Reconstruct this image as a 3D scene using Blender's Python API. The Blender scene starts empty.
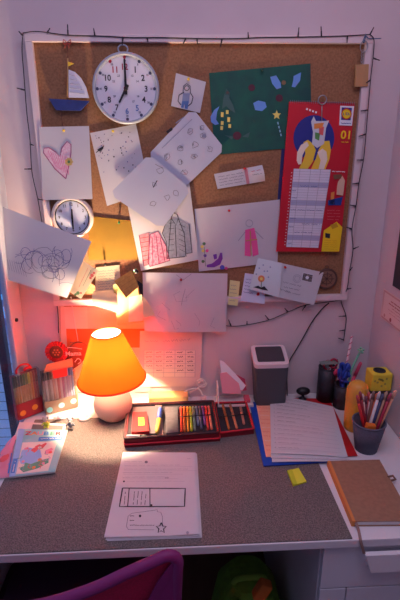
import bpy, bmesh, math, random
from mathutils import Vector, Matrix, Quaternion
from mathutils.geometry import tessellate_polygon

random.seed(7)
SC = bpy.context.scene
COL = SC.collection
PI = math.pi

# ------------------------------------------------------------------ camera
F_PX = 460.0
CAM = Vector((-0.0797, -1.5081, 1.6136))
YAW, PIT, ROL = 0.0479, 0.3187, -0.0049
FW = Vector((math.sin(YAW)*math.cos(PIT), math.cos(YAW)*math.cos(PIT), -math.sin(PIT)))
_r = Vector((math.cos(YAW), -math.sin(YAW), 0))
_u = _r.cross(FW)
RT = _r*math.cos(ROL) + _u*math.sin(ROL)
UP = -_r*math.sin(ROL) + _u*math.cos(ROL)
cd = bpy.data.cameras.new('camera')
cam = bpy.data.objects.new('camera', cd)
COL.objects.link(cam)
cd.sensor_fit = 'VERTICAL'
cd.sensor_height = 36.0
cd.lens = F_PX/600*36.0
cd.clip_start = 0.02
cam.matrix_world = Matrix(((RT.x, UP.x, -FW.x, CAM.x), (RT.y, UP.y, -FW.y, CAM.y), (RT.z, UP.z, -FW.z, CAM.z), (0, 0, 0, 1)))
SC.camera = cam

# ------------------------------------------------------------------ world and view
SC.view_settings.view_transform = 'Standard'
SC.view_settings.look = 'None'
SC.view_settings.gamma = 1.0
SC.view_settings.use_curve_mapping = False
SC.view_settings.exposure = 0.0
SC.cycles.max_bounces = 8
SC.cycles.transmission_bounces = 6
SC.cycles.transparent_max_bounces = 8
SC.cycles.caustics_reflective = False
SC.cycles.caustics_refractive = False

LAMP_COLOR = (1.0, .70, .44)
LAMP_POWER = 41.0        # watts per bulb light
WORLD_BLUE = (0.27, 0.34, 0.60)
WORLD_STRENGTH = 1.2
ROOM_POWER = 10.0
ROOM_COLOR = (.86, .71, 1.0)

w = bpy.data.worlds.new('dusk')
SC.world = w
w.use_nodes = True
nt = w.node_tree
bg = nt.nodes['Background']
bg.inputs['Color'].default_value = (*WORLD_BLUE, 1)
bg.inputs['Strength'].default_value = WORLD_STRENGTH
al = bpy.data.lights.new('room_fill_light', 'AREA')  # added overhead fill that supplies the room's ambient light, no visible fixture
al.shape = 'RECTANGLE'
al.size = 1.0
al.size_y = 1.0
al.energy = ROOM_POWER
al.color = ROOM_COLOR
alo = bpy.data.objects.new('room_fill_light', al)
COL.objects.link(alo)
alo.location = (0.12, -1.12, 2.57)
alo.rotation_euler = (math.radians(0), 0, 0)

# ------------------------------------------------------------------ helpers
DESK = 0.74
XL, XR = -0.615, 0.609
YF = -0.68

def ray(px, py):
    return FW + RT*((px-200)/F_PX) - UP*((py-300)/F_PX)

def on(px, py, ax, v):
    """the point of the plane (axis ax = v) that is seen at a photograph pixel"""
    d = ray(px, py)
    t = (v-CAM[ax])/d[ax]
    return CAM + d*t

def W(px, py, off=0.0):
    return on(px, py, 1, -off)

def T(px, py, z=DESK):
    return on(px, py, 2, z)

def lin(c):
    c = c/255.0
    return c/12.92 if c <= 0.04045 else ((c+0.055)/1.055)**2.4

MATS = {}
def mat(name, rgb, rough=0.6, noise=0.0, scale=40.0, metal=0.0, bump=0.0, rgb2=None, stretch=None, emit=0.0, spec=0.5):
    if name in MATS:
        return MATS[name]
    m = bpy.data.materials.new(name)
    m.use_nodes = True
    t = m.node_tree
    b = t.nodes['Principled BSDF']
    c = tuple(lin(x) for x in rgb)
    b.inputs['Base Color'].default_value = (*c, 1)
    b.inputs['Roughness'].default_value = rough
    b.inputs['Metallic'].default_value = metal
    b.inputs['Specular IOR Level'].default_value = spec
    if emit:
        b.inputs['Emission Color'].default_value = (*c, 1)
        b.inputs['Emission Strength'].default_value = emit
    if noise or bump:
        tx = t.nodes.new('ShaderNodeTexCoord')
        mp = t.nodes.new('ShaderNodeMapping')
        if stretch:
            mp.inputs['Scale'].default_value = stretch
        n = t.nodes.new('ShaderNodeTexNoise')
        n.inputs['Scale'].default_value = scale
        n.inputs['Detail'].default_value = 5
        t.links.new(tx.outputs['Object'], mp.inputs[0])
        t.links.new(mp.outputs[0], n.inputs['Vector'])
        if noise:
            r = t.nodes.new('ShaderNodeValToRGB')
            c2 = tuple(lin(x) for x in rgb2) if rgb2 else tuple(x*(1-noise) for x in c)
            r.color_ramp.elements[0].color = (*c2, 1)
            r.color_ramp.elements[1].color = (*c, 1)
            r.color_ramp.elements[0].position = 0.35
            r.color_ramp.elements[1].position = 0.65
            t.links.new(n.outputs['Fac'], r.inputs[0])
            t.links.new(r.outputs[0], b.inputs['Base Color'])
        if bump:
            bp = t.nodes.new('ShaderNodeBump')
            bp.inputs['Strength'].default_value = bump
            bp.inputs['Distance'].default_value = 0.002
            t.links.new(n.outputs['Fac'], bp.inputs['Height'])
            t.links.new(bp.outputs[0], b.inputs['Normal'])
    MATS[name] = m
    return m

def translucent(name, rgb, trans, fac, rough=0.6):
    if name in MATS:
        return MATS[name]
    m = bpy.data.materials.new(name)
    m.use_nodes = True
    t = m.node_tree
    b = t.nodes['Principled BSDF']
    b.inputs['Base Color'].default_value = (*(lin(x) for x in rgb), 1)
    b.inputs['Roughness'].default_value = rough
    tr = t.nodes.new('ShaderNodeBsdfTranslucent')
    tr.inputs['Color'].default_value = (*(lin(x) for x in trans), 1)
    mi = t.nodes.new('ShaderNodeMixShader')
    mi.inputs[0].default_value = fac
    t.links.new(b.outputs[0], mi.inputs[1])
    t.links.new(tr.outputs[0], mi.inputs[2])
    t.links.new(mi.outputs[0], t.nodes['Material Output'].inputs['Surface'])
    MATS[name] = m
    return m

def clear(name, rgb, gloss=0.12, tint=0.0):
    """thin clear plastic or glass sheet"""
    if name in MATS:
        return MATS[name]
    m = bpy.data.materials.new(name)
    m.use_nodes = True
    t = m.node_tree
    t.nodes.remove(t.nodes['Principled BSDF'])
    tr = t.nodes.new('ShaderNodeBsdfTransparent')
    tr.inputs['Color'].default_value = (*(lin(x) for x in rgb), 1)
    g = t.nodes.new('ShaderNodeBsdfGlossy')
    g.inputs['Roughness'].default_value = 0.15
    df = t.nodes.new('ShaderNodeBsdfDiffuse')
    df.inputs['Color'].default_value = (.8, .8, .8, 1)
    m1 = t.nodes.new('ShaderNodeMixShader')
    m1.inputs[0].default_value = gloss
    m2 = t.nodes.new('ShaderNodeMixShader')
    m2.inputs[0].default_value = tint
    t.links.new(tr.outputs[0], m1.inputs[1])
    t.links.new(g.outputs[0], m1.inputs[2])
    t.links.new(m1.outputs[0], m2.inputs[1])
    t.links.new(df.outputs[0], m2.inputs[2])
    t.links.new(m2.outputs[0], t.nodes['Material Output'].inputs['Surface'])
    MATS[name] = m
    return m

def tag(o, label=None, cat=None, group=None, kind=None):
    if label:
        assert 4 <= len(label.split()) <= 16, label
        o['label'] = label
    if cat: o['category'] = cat
    if group: o['group'] = group
    if kind: o['kind'] = kind
    return o

def thing(name, loc, label, cat, group=None):
    o = bpy.data.objects.new(name, None)
    o.empty_display_size = 0.02
    COL.objects.link(o)
    o.location = loc
    return tag(o, label, cat, group)

def wloc(o):
    v = Vector((0, 0, 0))
    while o:
        v += o.location
        o = o.parent
    return v

class MB:
    """collects shapes in world coordinates and links them as one mesh"""
    def __init__(self):
        self.v, self.f, self.mi, self.sm = [], [], [], []
        self.M = None
        self.cur = 0
        self.smooth = False
    def add(self, vs, fs, smooth=None):
        b = len(self.v)
        for p in vs:
            p = Vector(p)
            self.v.append(self.M @ p if self.M else p)
        for f in fs:
            self.f.append([b+i for i in f])
            self.mi.append(self.cur)
            self.sm.append(self.smooth if smooth is None else smooth)
        return self
    def box(self, lo, hi, R=None, c=None, bev=0.0):
        x0, y0, z0 = lo; x1, y1, z1 = hi
        if bev > 0:
            bm = bmesh.new()
            bmesh.ops.create_cube(bm, size=1)
            for v in bm.verts:
                v.co = Vector(((v.co.x+.5)*(x1-x0)+x0, (v.co.y+.5)*(y1-y0)+y0, (v.co.z+.5)*(z1-z0)+z0))
            bmesh.ops.bevel(bm, geom=bm.edges[:], offset=bev, segments=2, affect='EDGES', profile=0.6)
            bm.verts.index_update()
            vs = [v.co.copy() for v in bm.verts]
            fs = [[v.index for v in f.verts] for f in bm.faces]
            bm.free()
        else:
            vs = [Vector(p) for p in ((x0,y0,z0),(x1,y0,z0),(x1,y1,z0),(x0,y1,z0),(x0,y0,z1),(x1,y0,z1),(x1,y1,z1),(x0,y1,z1))]
            fs = [(0,3,2,1),(4,5,6,7),(0,1,5,4),(1,2,6,5),(2,3,7,6),(3,0,4,7)]
        if R is not None:
            c = Vector(c) if c is not None else Vector(((x0+x1)/2, (y0+y1)/2, (z0+z1)/2))
            vs = [R @ (v-c)+c for v in vs]
        return self.add(vs, fs)
    def hexa(self, bot, top):
        """box from four bottom and four top corners"""
        return self.add(list(bot)+list(top), [(0,3,2,1),(4,5,6,7),(0,1,5,4),(1,2,6,5),(2,3,7,6),(3,0,4,7)])
    def tube(self, pts, r, n=8, closed=False, caps=True):
        pts = [Vector(p) for p in pts]
        if not isinstance(r, (list, tuple)):
            r = [r]*len(pts)
        vs, fs = [], []
        N = len(pts)
        prev = None
        for i, p in enumerate(pts):
            if closed:
                d = pts[(i+1) % N]-pts[i-1]
            else:
                d = pts[min(i+1, N-1)]-pts[max(i-1, 0)]
            d = d.normalized() if d.length > 1e-9 else Vector((0, 0, 1))
            if prev is None:
                a = Vector((0, 0, 1)) if abs(d.z) < .9 else Vector((1, 0, 0))
                a = (a-d*a.dot(d)).normalized()
            else:
                a = prev-d*prev.dot(d)
                a = a.normalized() if a.length > 1e-6 else d.orthogonal().normalized()
            prev = a
            b = d.cross(a)
            for k in range(n):
                t = 2*PI*k/n
                vs.append(p+(a*math.cos(t)+b*math.sin(t))*r[i])
        for i in range(N if closed else N-1):
            j = (i+1) % N
            for k in range(n):
                fs.append((i*n+k, i*n+(k+1) % n, j*n+(k+1) % n, j*n+k))
        self.add(vs, fs, True)
        if caps and not closed:
            b = len(self.v)-len(vs)
            for base, rev in ((b, True), (b+(N-1)*n, False)):
                f = [base+k for k in range(n)]
                self.f.append(f[::-1] if rev else f)
                self.mi.append(self.cur); self.sm.append(False)
        return self
    def lathe(self, prof, c=(0,0,0), n=32, R=None, cap0=False, cap1=False, smooth=True):
        c = Vector(c)
        vs, fs = [], []
        for (r, z) in prof:
            for k in range(n):
                t = 2*PI*k/n
                p = Vector((r*math.cos(t), r*math.sin(t), z))
                vs.append((R @ p if R is not None else p)+c)
        for i in range(len(prof)-1):
            for k in range(n):
                fs.append((i*n+k, i*n+(k+1) % n, (i+1)*n+(k+1) % n, (i+1)*n+k))
        self.add(vs, fs, smooth)
        b = len(self.v)-len(vs)
        if cap0:
            self.f.append([b+k for k in range(n)][::-1]); self.mi.append(self.cur); self.sm.append(False)
        if cap1:
            q = b+(len(prof)-1)*n
            self.f.append([q+k for k in range(n)]); self.mi.append(self.cur); self.sm.append(False)
        return self
    def sphere(self, c, r, s=(1,1,1), n=14, m=8, R=None):
        prof = [(math.sin(PI*i/m)*r, -math.cos(PI*i/m)*r) for i in range(m+1)]
        prof[0] = (r*.02, -r); prof[-1] = (r*.02, r)
        c = Vector(c)
        vs, fs = [], []
        for (q, z) in prof:
            for k in range(n):
                t = 2*PI*k/n
                p = Vector((q*math.cos(t)*s[0], q*math.sin(t)*s[1], z*s[2]))
                vs.append((R @ p if R is not None else p)+c)
        for i in range(m):
            for k in range(n):
                fs.append((i*n+k, i*n+(k+1) % n, (i+1)*n+(k+1) % n, (i+1)*n+k))
        fs.append([k for k in range(n)][::-1]); fs.append([m*n+k for k in range(n)])
        return self.add(vs, fs, True)
    def prism(self, pts, d):
        """closed outline (3-D points) pushed along vector d"""
        pts = [Vector(p) for p in pts]; d = Vector(d)
        n = len(pts)
        tri = tessellate_polygon([pts])
        vs = pts+[p+d for p in pts]
        fs = [tuple(t) for t in tri]+[tuple(n+i for i in reversed(t)) for t in tri]
        fs += [(i, (i+1) % n, n+(i+1) % n, n+i) for i in range(n)]
        return self.add(vs, fs, False)
    def build(self, name, mats, parent=None, auto=None, label=None):
        if not isinstance(mats, (list, tuple)):
            mats = [mats]
        me = bpy.data.meshes.new(name)
        if parent is not None:
            o0 = wloc(parent)
        else:
            xs = [v.x for v in self.v]; ys = [v.y for v in self.v]; zs = [v.z for v in self.v]
            o0 = Vector(((min(xs)+max(xs))/2, (min(ys)+max(ys))/2, min(zs)))
        me.from_pydata([v-o0 for v in self.v], [], self.f)
        for m in mats:
            me.materials.append(m)
        me.polygons.foreach_set('material_index', self.mi)
        me.polygons.foreach_set('use_smooth', self.sm)
        bm = bmesh.new(); bm.from_mesh(me)
        bmesh.ops.recalc_face_normals(bm, faces=bm.faces[:])
        bm.to_mesh(me); bm.free()
        me.update()
        o = bpy.data.objects.new(name, me)
        COL.objects.link(o)
        if parent is not None:
            o.parent = parent
        else:
            o.location = o0
        if label:
            o['label'] = label
        return o

def struct(name, mb, m):
    return tag(mb.build(name, m), kind='structure')

def rotm(axis, deg):
    return Matrix.Rotation(math.radians(deg), 3, axis)

_glyphs = {}
def glyph(s):
    """flat letter outlines of a word: vertices with cap height 1, centred, and triangles"""
    if s not in _glyphs:
        cu = bpy.data.curves.new('t', 'FONT')
        cu.body = s
        cu.resolution_u = 3
        cu.offset = .022
        o = bpy.data.objects.new('t', cu)
        COL.objects.link(o)
        dg = bpy.context.evaluated_depsgraph_get()
        me = bpy.data.meshes.new_from_object(o.evaluated_get(dg))
        vs = [v.co.copy() for v in me.vertices]
        fs = [list(p.vertices) for p in me.polygons]
        bpy.data.objects.remove(o); bpy.data.meshes.remove(me); bpy.data.curves.remove(cu)
        x0 = min(v.x for v in vs); x1 = max(v.x for v in vs)
        y0 = min(v.y for v in vs); y1 = max(v.y for v in vs)
        h = y1-y0
        _glyphs[s] = ([((v.x-(x0+x1)/2)/h, (v.y-(y0+y1)/2)/h) for v in vs], fs)
    return _glyphs[s]

def put_text(mb, s, c, ux, uy, h, sx=1.0):
    vs, fs = glyph(s)
    c = Vector(c); ux = Vector(ux); uy = Vector(uy)
    mb.add([c+ux*(x*h*sx)+uy*(y*h) for x, y in vs], fs)

class Sheet:
    """a sheet of paper or card with what is drawn on it, one mesh: corners TL, TR, BR, BL"""
    def __init__(self, quad, bend=None, n=(10, 12), thick=0.0006, round_=False, px=None):
        self.q = [Vector(p) for p in quad]
        self.px_q = px
        a, b, c, d = self.q
        self.N = (d-a).cross(b-a)+(d-c).cross(b-c)*-1
        self.N = (b-a).cross(d-a)
        self.N.normalize()
        if self.N.dot(CAM-(a+c)/2) < 0:
            self.N = -self.N
        self.bend = bend
        self.w = (b-a).length; self.h = (d-a).length
        self.mb = MB(); self.mats = []
        self.n = n; self.thick = thick; self.round = round_
        self.layer = 0
    def pt(self, u, v, h=0.0):
        a, b, c, d = self.q
        p = a*(1-u)*(1-v)+b*u*(1-v)+c*u*v+d*(1-u)*v
        k = self.bend(u, v) if self.bend else 0.0
        return p+self.N*(k+h)
    def uv(self, x, y):
        """photograph pixel to place on the sheet"""
        Q = self.px_q
        u = v = .5
        for _ in range(12):
            fx = Q[0][0]*(1-u)*(1-v)+Q[1][0]*u*(1-v)+Q[2][0]*u*v+Q[3][0]*(1-u)*v-x
            fy = Q[0][1]*(1-u)*(1-v)+Q[1][1]*u*(1-v)+Q[2][1]*u*v+Q[3][1]*(1-u)*v-y
            xu = (Q[1][0]-Q[0][0])*(1-v)+(Q[2][0]-Q[3][0])*v; xv = (Q[3][0]-Q[0][0])*(1-u)+(Q[2][0]-Q[1][0])*u
            yu = (Q[1][1]-Q[0][1])*(1-v)+(Q[2][1]-Q[3][1])*v; yv = (Q[3][1]-Q[0][1])*(1-u)+(Q[2][1]-Q[1][1])*u
            det = xu*yv-xv*yu
            u -= (fx*yv-xv*fy)/det; v -= (xu*fy-fx*yu)/det
        return u, v
    def m(self, material):
        if material not in self.mats:
            self.mats.append(material)
        self.mb.cur = self.mats.index(material)
    def base(self, front, back=None):
        nu, nv = self.n
        self.m(front)
        def cl(u, v):
            if self.round:
                e = .045
                if u in (0, 1) and v in (0, 1):
                    return (u+(e if u == 0 else -e), v+(e if v == 0 else -e))
            return (u, v)
        vs = [self.pt(*cl(i/nu, j/nv)) for j in range(nv+1) for i in range(nu+1)]
        fs = [(j*(nu+1)+i, j*(nu+1)+i+1, (j+1)*(nu+1)+i+1, (j+1)*(nu+1)+i) for j in range(nv) for i in range(nu)]
        vb = [self.pt(*cl(i/nu, j/nv), -self.thick) for j in range(nv+1) for i in range(nu+1)]
        k = len(vs)
        rim = [i for i in range(nu+1)]+[(j*(nu+1)+nu) for j in range(1, nv+1)]+[nv*(nu+1)+i for i in range(nu-1, -1, -1)]+[j*(nu+1) for j in range(nv-1, 0, -1)]
        self.mb.add(vs+vb, fs+[tuple(reversed([k+i for i in f])) for f in fs], True)
        R_ = len(rim)
        self.mb.add([vs[i] for i in rim]+[vb[i] for i in rim], [(i, (i+1) % R_, R_+(i+1) % R_, R_+i) for i in range(R_)], False)
        return self
    def up(self):
        self.layer += 1
        return self
    def hh(self):
        return 0.0005+0.00022*self.layer
    def conv(self, pts, px):
        return [self.uv(*p) for p in pts] if px else pts
    def stroke(self, pts, wd, material, px=True, closed=False):
        wd *= 1.35
        pts = self.conv(pts, px)
        if closed:
            pts = list(pts)+[pts[0]]
        self.m(material)
        xy = []
        for (a, b) in zip(pts[:-1], pts[1:]):
            L = math.hypot((b[0]-a[0])*self.w, (b[1]-a[1])*self.h)
            k = max(1, int(L/0.02)) if self.bend else 1
            for i in range(k):
                xy.append((a[0]+(b[0]-a[0])*i/k, a[1]+(b[1]-a[1])*i/k))
        xy.append(pts[-1])
        vs = []
        for i, p in enumerate(xy):
            q0 = xy[max(i-1, 0)]; q1 = xy[min(i+1, len(xy)-1)]
            dx = (q1[0]-q0[0])*self.w; dy = (q1[1]-q0[1])*self.h
            l = math.hypot(dx, dy) or 1
            nx, ny = -dy/l*wd/2/self.w, dx/l*wd/2/self.h
            vs += [self.pt(p[0]+nx, p[1]+ny, self.hh()), self.pt(p[0]-nx, p[1]-ny, self.hh())]
        self.mb.add(vs, [(2*i, 2*i+1, 2*i+3, 2*i+2) for i in range(len(xy)-1)], True)
        return self
    def fill(self, pts, material, px=True):
        pts = self.conv(pts, px)
        self.m(material)
        v3 = [self.pt(p[0], p[1], self.hh()) for p in pts]
        self.mb.add(v3, [tuple(t) for t in tessellate_polygon([[Vector((p[0]*self.w, p[1]*self.h, 0)) for p in pts]])], False)
        return self
    def disc(self, c, r, material, px=True, n=16, sy=1.0):
        """r in photograph pixels when px, else in metres"""
        if px:
            pts = [(c[0]+r*math.cos(2*PI*k/n), c[1]+r*sy*math.sin(2*PI*k/n)) for k in range(n)]
        else:
            pts = [(c[0]+r/self.w*math.cos(2*PI*k/n), c[1]+r*sy/self.h*math.sin(2*PI*k/n)) for k in range(n)]
        return self.fill(pts, material, px)
    def ring(self, c, r, wd, material, px=True, n=16, sy=1.0):
        pts = [(c[0]+r*math.cos(2*PI*k/n), c[1]+r*sy*math.sin(2*PI*k/n)) for k in range(n)]
        return self.stroke(pts, wd, material, px, True)
    def hand(self, a, b, amp, wd, material, px=True, step=None):
        """a line of small unreadable handwriting from a to b"""
        n = max(6, int(math.hypot(b[0]-a[0], b[1]-a[1])/(step or 1.3)))
        pts = []
        for i in range(n+1):
            t = i/n
            pts.append((a[0]+(b[0]-a[0])*t+random.uniform(-.2, .2)*amp, a[1]+(b[1]-a[1])*t+(amp if i % 2 else -amp)*random.uniform(.2, 1)))
        k = 0
        while k < n:
            e = min(n, k+random.randint(3, 7))
            if e-k >= 1:
                self.stroke(pts[k:e+1], wd, material, px)
            k = e+1
        return self
    def text(self, s, c, h, material, px=True, rot=0.0, sx=1.0):
        """letters of height h (metres) centred at c"""
        u0, v0 = self.uv(*c) if px else c
        self.m(material)
        vs, fs = glyph(s)
        cr, sr = math.cos(rot), math.sin(rot)
        o = []
        for x, y in vs:
            X, Y = x*h*sx, y*h
            X, Y = X*cr-Y*sr, X*sr+Y*cr
            o.append(self.pt(u0+X/self.w, v0-Y/self.h, self.hh()))
        self.mb.add(o, fs, False)
        return self
    def build(self, name, label, cat, group=None, parent=None):
        o = self.mb.build(name, self.mats, parent)
        return tag(o, label, cat, group) if parent is None else o

def wsheet(px, off, **k):
    """sheet on the back wall / board; off is one distance or one per corner"""
    offs = off if isinstance(off, (list, tuple)) else [off]*4
    return Sheet([W(p[0], p[1], o) for p, o in zip(px, offs)], px=px, **k)

def dsheet(px, z, **k):
    return Sheet([T(p[0], p[1], z) for p in px], px=px, **k)

def spline(pts, k=6):
    """smooth path through points"""
    pts = [Vector(p) for p in pts]
    out = []
    n = len(pts)
    for i in range(n-1):
        p0, p1, p2, p3 = pts[max(i-1, 0)], pts[i], pts[i+1], pts[min(i+2, n-1)]
        for j in range(k):
            t = j/k
            out.append(.5*((2*p1)+(p2-p0)*t+(2*p0-5*p1+4*p2-p3)*t*t+(3*p1-p0-3*p2+p3)*t**3))
    out.append(pts[-1])
    return out

def frame_from(d):
    """rotation that turns +Z to direction d"""
    return Vector(d).normalized().to_track_quat('Z', 'Y').to_matrix()

# ------------------------------------------------------------------ materials
M_WALL = mat('wall_paint', (214, 200, 204), .85, noise=.04, scale=6, bump=.15)
M_WHITE = mat('white_laminate', (226, 224, 226), .35, noise=.03, scale=3)
M_CORK = mat('cork', (162, 116, 82), .9, noise=.3, scale=170, rgb2=(138, 96, 66), bump=.3)
M_FRAME = mat('pale_frame_paint', (226, 208, 210), .5, noise=.04, scale=20)
M_PAPER = translucent('white_paper', (216, 213, 218), (225, 215, 205), .12)
M_PAPER2 = translucent('cream_paper', (226, 210, 178), (230, 205, 165), .15)
M_INK = mat('black_ink', (38, 36, 48), .7)
M_GREY_INK = mat('grey_pencil_line', (118, 116, 132), .8)
M_SOFT_INK = mat('soft_grey_line', (160, 158, 172), .8)
M_BLUE_INK = mat('blue_pen_line', (70, 84, 150), .7)
M_BLACK = mat('black_plastic', (20, 20, 24), .45)
M_DARKWIRE = mat('dark_wire', (34, 30, 44), .5)
M_RED = mat('red_plastic', (196, 24, 36), .4)
M_PINK = mat('pink_crayon', (226, 120, 170), .8)
M_YEL = mat('yellow_plastic', (240, 206, 60), .45)
M_STEEL = mat('steel', (170, 170, 176), .3, metal=.9)
M_WOOD = mat('pale_wood', (196, 152, 104), .6, noise=.3, scale=30, stretch=(1, 1, .1))
M_GLASS = clear('window_glass', (236, 244, 252), .06)
M_CLEAR = clear('clear_plastic', (246, 246, 250), .05, .02)

# ------------------------------------------------------------------ room shell
struct('wall_back', MB().box((XL-.018, 0, 0), (XR+.1, .02, 2.6)), M_WALL)
struct('wall_right', MB().box((XR, -2.6, 0), (XR+.1, 0, 2.6)), M_WALL)
struct('floor', MB().box((XL-.09, -2.6, -.05), (XR+.1, .1, 0)), mat('floor_boards', (120, 88, 66), .5, noise=.3, scale=12, stretch=(1, .1, 1)))
struct('wall_front', MB().box((XL-.09, -2.7, 0), (XR+.1, -2.6, 2.6)), M_WALL)
struct('ceiling', MB().box((XL-.09, -2.6, 2.6), (XR+.1, .1, 2.7)), M_WALL)
M_UPVC = mat('window_frame_paint', (190, 194, 208), .4)
JW = .108            # width of the frame upright next to the corner
GX = XL-.010         # glass
wf = MB()
wf.box((GX-.008, -JW, 0), (XL, 0, 2.45), bev=.003)
wf.box((GX-.008, -1.95, 0), (XL, -1.85, 2.45), bev=.003)
wf.box((GX-.008, -1.85, 2.35), (XL, -JW, 2.45))
wf.box((GX-.008, -1.85, 0), (XL, -JW, .10))
win = struct('window_1', wf, M_UPVC)
MB().box((GX-.003, -1.85, .1), (GX+.003, -JW, 2.35)).build('glass_pane', M_GLASS, win)
hp = on(15.5, 320, 0, XL)
hk = MB()
hk.lathe([(.006, 0), (.006, .006), (.004, .008)], hp, 12, rotm('Y', 90), cap1=True)
hk.build('screw_cap', M_BLACK, win)
wl = struct('wall_left', MB().box((XL-.09, -1.95, 2.45), (XL, 0, 2.6)).box((XL-.09, -2.6, 0), (XL, -1.95, 2.6)), M_WALL)


# ------------------------------------------------------------------ outside the window
def clad(name, rgb, sc):
    m = bpy.data.materials.new(name)
    m.use_nodes = True
    t = m.node_tree
    b = t.nodes['Principled BSDF']
    b.inputs['Roughness'].default_value = .8
    tcn = t.nodes.new('ShaderNodeTexCoord')
    wv = t.nodes.new('ShaderNodeTexBrick')
    wv.inputs['Color1'].default_value = (*(lin(x) for x in rgb), 1)
    wv.inputs['Color2'].default_value = (*(lin(x*.95) for x in rgb), 1)
    wv.inputs['Mortar'].default_value = (*(lin(x*.62) for x in rgb), 1)
    wv.inputs['Scale'].default_value = sc
    wv.inputs['Mortar Size'].default_value = .012
    wv.inputs['Brick Width'].default_value = 2.2
    wv.inputs['Row Height'].default_value = .26
    mp = t.nodes.new('ShaderNodeMapping')
    mp.inputs['Rotation'].default_value = (math.radians(90), 0, 0)
    t.links.new(tcn.outputs['Object'], mp.inputs[0])
    t.links.new(mp.outputs[0], wv.inputs['Vector'])
    t.links.new(wv.outputs['Color'], b.inputs['Base Color'])
    return m
BY = 5.0
ze = on(8, 331, 1, BY).z
bld = thing('neighbouring_building', (-2.6, BY+2, -8), 'pale blue brick building across the street, seen through the window', 'building')
MB().box((-9, BY, -8), (1.0, BY+4, ze)).build('lower_wall', clad('pale_blue_brick', (196, 220, 246), 1.6), bld)
MB().box((-9, BY+.12, ze), (1.0, BY+4, 1.9)).build('upper_wall', mat('blue_render', (120, 146, 196), .8, noise=.1, scale=2), bld)
MB().box((-9, BY-.05, ze-.03), (1.0, BY+.12, ze+.05)).build('ledge', mat('ledge_paint', (150, 176, 214), .7), bld)
M_LITWIN = mat('lit_window', (120, 200, 245), .4, emit=.45)
for (px0, py0, px1, py1) in ((1, 294.5, 6.5, 299.5), (3, 307, 10.5, 318)):
    a = on(px0, py0, 1, BY+.1); b = on(px1, py1, 1, BY+.1)
    MB().box((a.x, BY+.09, b.z), (b.x, BY+.12, a.z)).build('window', M_LITWIN, bld)
pm = on(3.8, 352, 0, -.90)
post = MB().box((-.918, pm.y-.020, .0), (-.882, pm.y+.020, 1.21), bev=.004).build('balcony_post', mat('dark_painted_metal', (26, 30, 52), .5))
tag(post, 'dark upright post standing outside the window', 'post')
struct('ground', MB().box((-9, -3, -8.1), (4, 12, -8.0)), mat('street', (90, 92, 100), .9))
bw = struct('wall_sky_blocker', MB().box((-1.75, -2.9, -.1), (-1.65, -.45, 2.3)), mat('sky_blocker_plaster', (196, 176, 184), .9))  # unseen wall added to keep blue sky light out of the window
bf = MB().box((-1.6, -2.6, -.12), (-1.2, .6, -.02))
bf2 = struct('balcony_floor', bf, mat('balcony_slab', (140, 146, 160), .9))
bf2.name = 'floor_balcony'

# ------------------------------------------------------------------ desk, drawers, mat
dk = thing('desk', (0.04, -.34, 0), 'white desk top filling the niche under the cork board', 'desk')
MB().box((XL+.002, YF, DESK-.022), (XR-.002, -.001, DESK), bev=.002).build('desktop', M_WHITE, dk)
MB().box((XL+.006, -.64, 0), (XL+.03, -.02, DESK-.022)).build('side_panel', M_WHITE, dk)
MB().box((XL+.03, -.05, .30), (.25, -.03, DESK-.022)).build('back_panel', M_WHITE, dk)

du = thing('drawer_unit', (.43, -.34, 0), 'white drawer unit standing under the right half of the desk', 'drawer unit')
DZ = DESK-.0225
c = MB()
DX0, DX1 = .252, XR-.004
c.box((DX0, YF+.03, .03), (DX0+.018, -.02, DZ)).box((DX1-.018, YF+.03, .03), (DX1, -.02, DZ))
c.box((DX0, YF+.03, DZ-.016), (DX1, -.02, DZ)).box((DX0, YF+.03, .0), (DX1, -.02, .03)).box((DX0, -.03, .03), (DX1, -.02, DZ-.016))
c.build('body', M_WHITE, du)
zt = on(360, 588, 1, YF+.01).z
M_FRONT = mat('white_front', (222, 222, 228), .4)
d1 = MB().box((DX0+.002, YF+.012, zt+.002), (DX1-.002, YF+.03, DZ-.003), bev=.0015).build('drawer', M_FRONT, du)
xs = on(346, 595, 1, YF+.01).x
d2 = MB().box((DX0+.002, YF+.012, .36), (xs-.0015, YF+.03, zt-.002), bev=.0015).build('drawer', M_FRONT, du)
d3 = MB().box((xs+.0015, YF+.012, .36), (DX1-.002, YF+.03, zt-.002), bev=.0015).build('drawer', M_FRONT, du)
MB().box((DX0+.002, YF+.012, .035), (DX1-.002, YF+.03, .357), bev=.0015).build('drawer', M_FRONT, du)
YP = YF-.012
h0, h1, h2, h3 = on(366, 556, 1, YP), on(402, 555.5, 1, YP), on(402, 573, 1, YP), on(371, 573, 1, YP)
pl = MB()
pl.prism([h0, Vector((h0.x+.16, YP, h0.z)), Vector((h0.x+.16, YP, h3.z)), h3], (0, .012, 0))
pl.box((h0.x+.01, YP+.010, h3.z+.012), (h0.x+.15, YF+.014, h3.z+.024))
pl.build('pull_plate', mat('white_pull', (236, 234, 236), .4), d1)

fm = MB().box((-.575, YF+.003, DESK+.0002), (.316, -.128, DESK+.003), bev=.0012).build('desk_mat', mat('grey_felt', (128, 118, 114), .95, noise=.4, scale=300, rgb2=(84, 76, 76), bump=.5))
tag(fm, 'large speckled grey felt mat lying on the white desk', 'desk mat')
Z0 = DESK+.0033      # top of the mat

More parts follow.
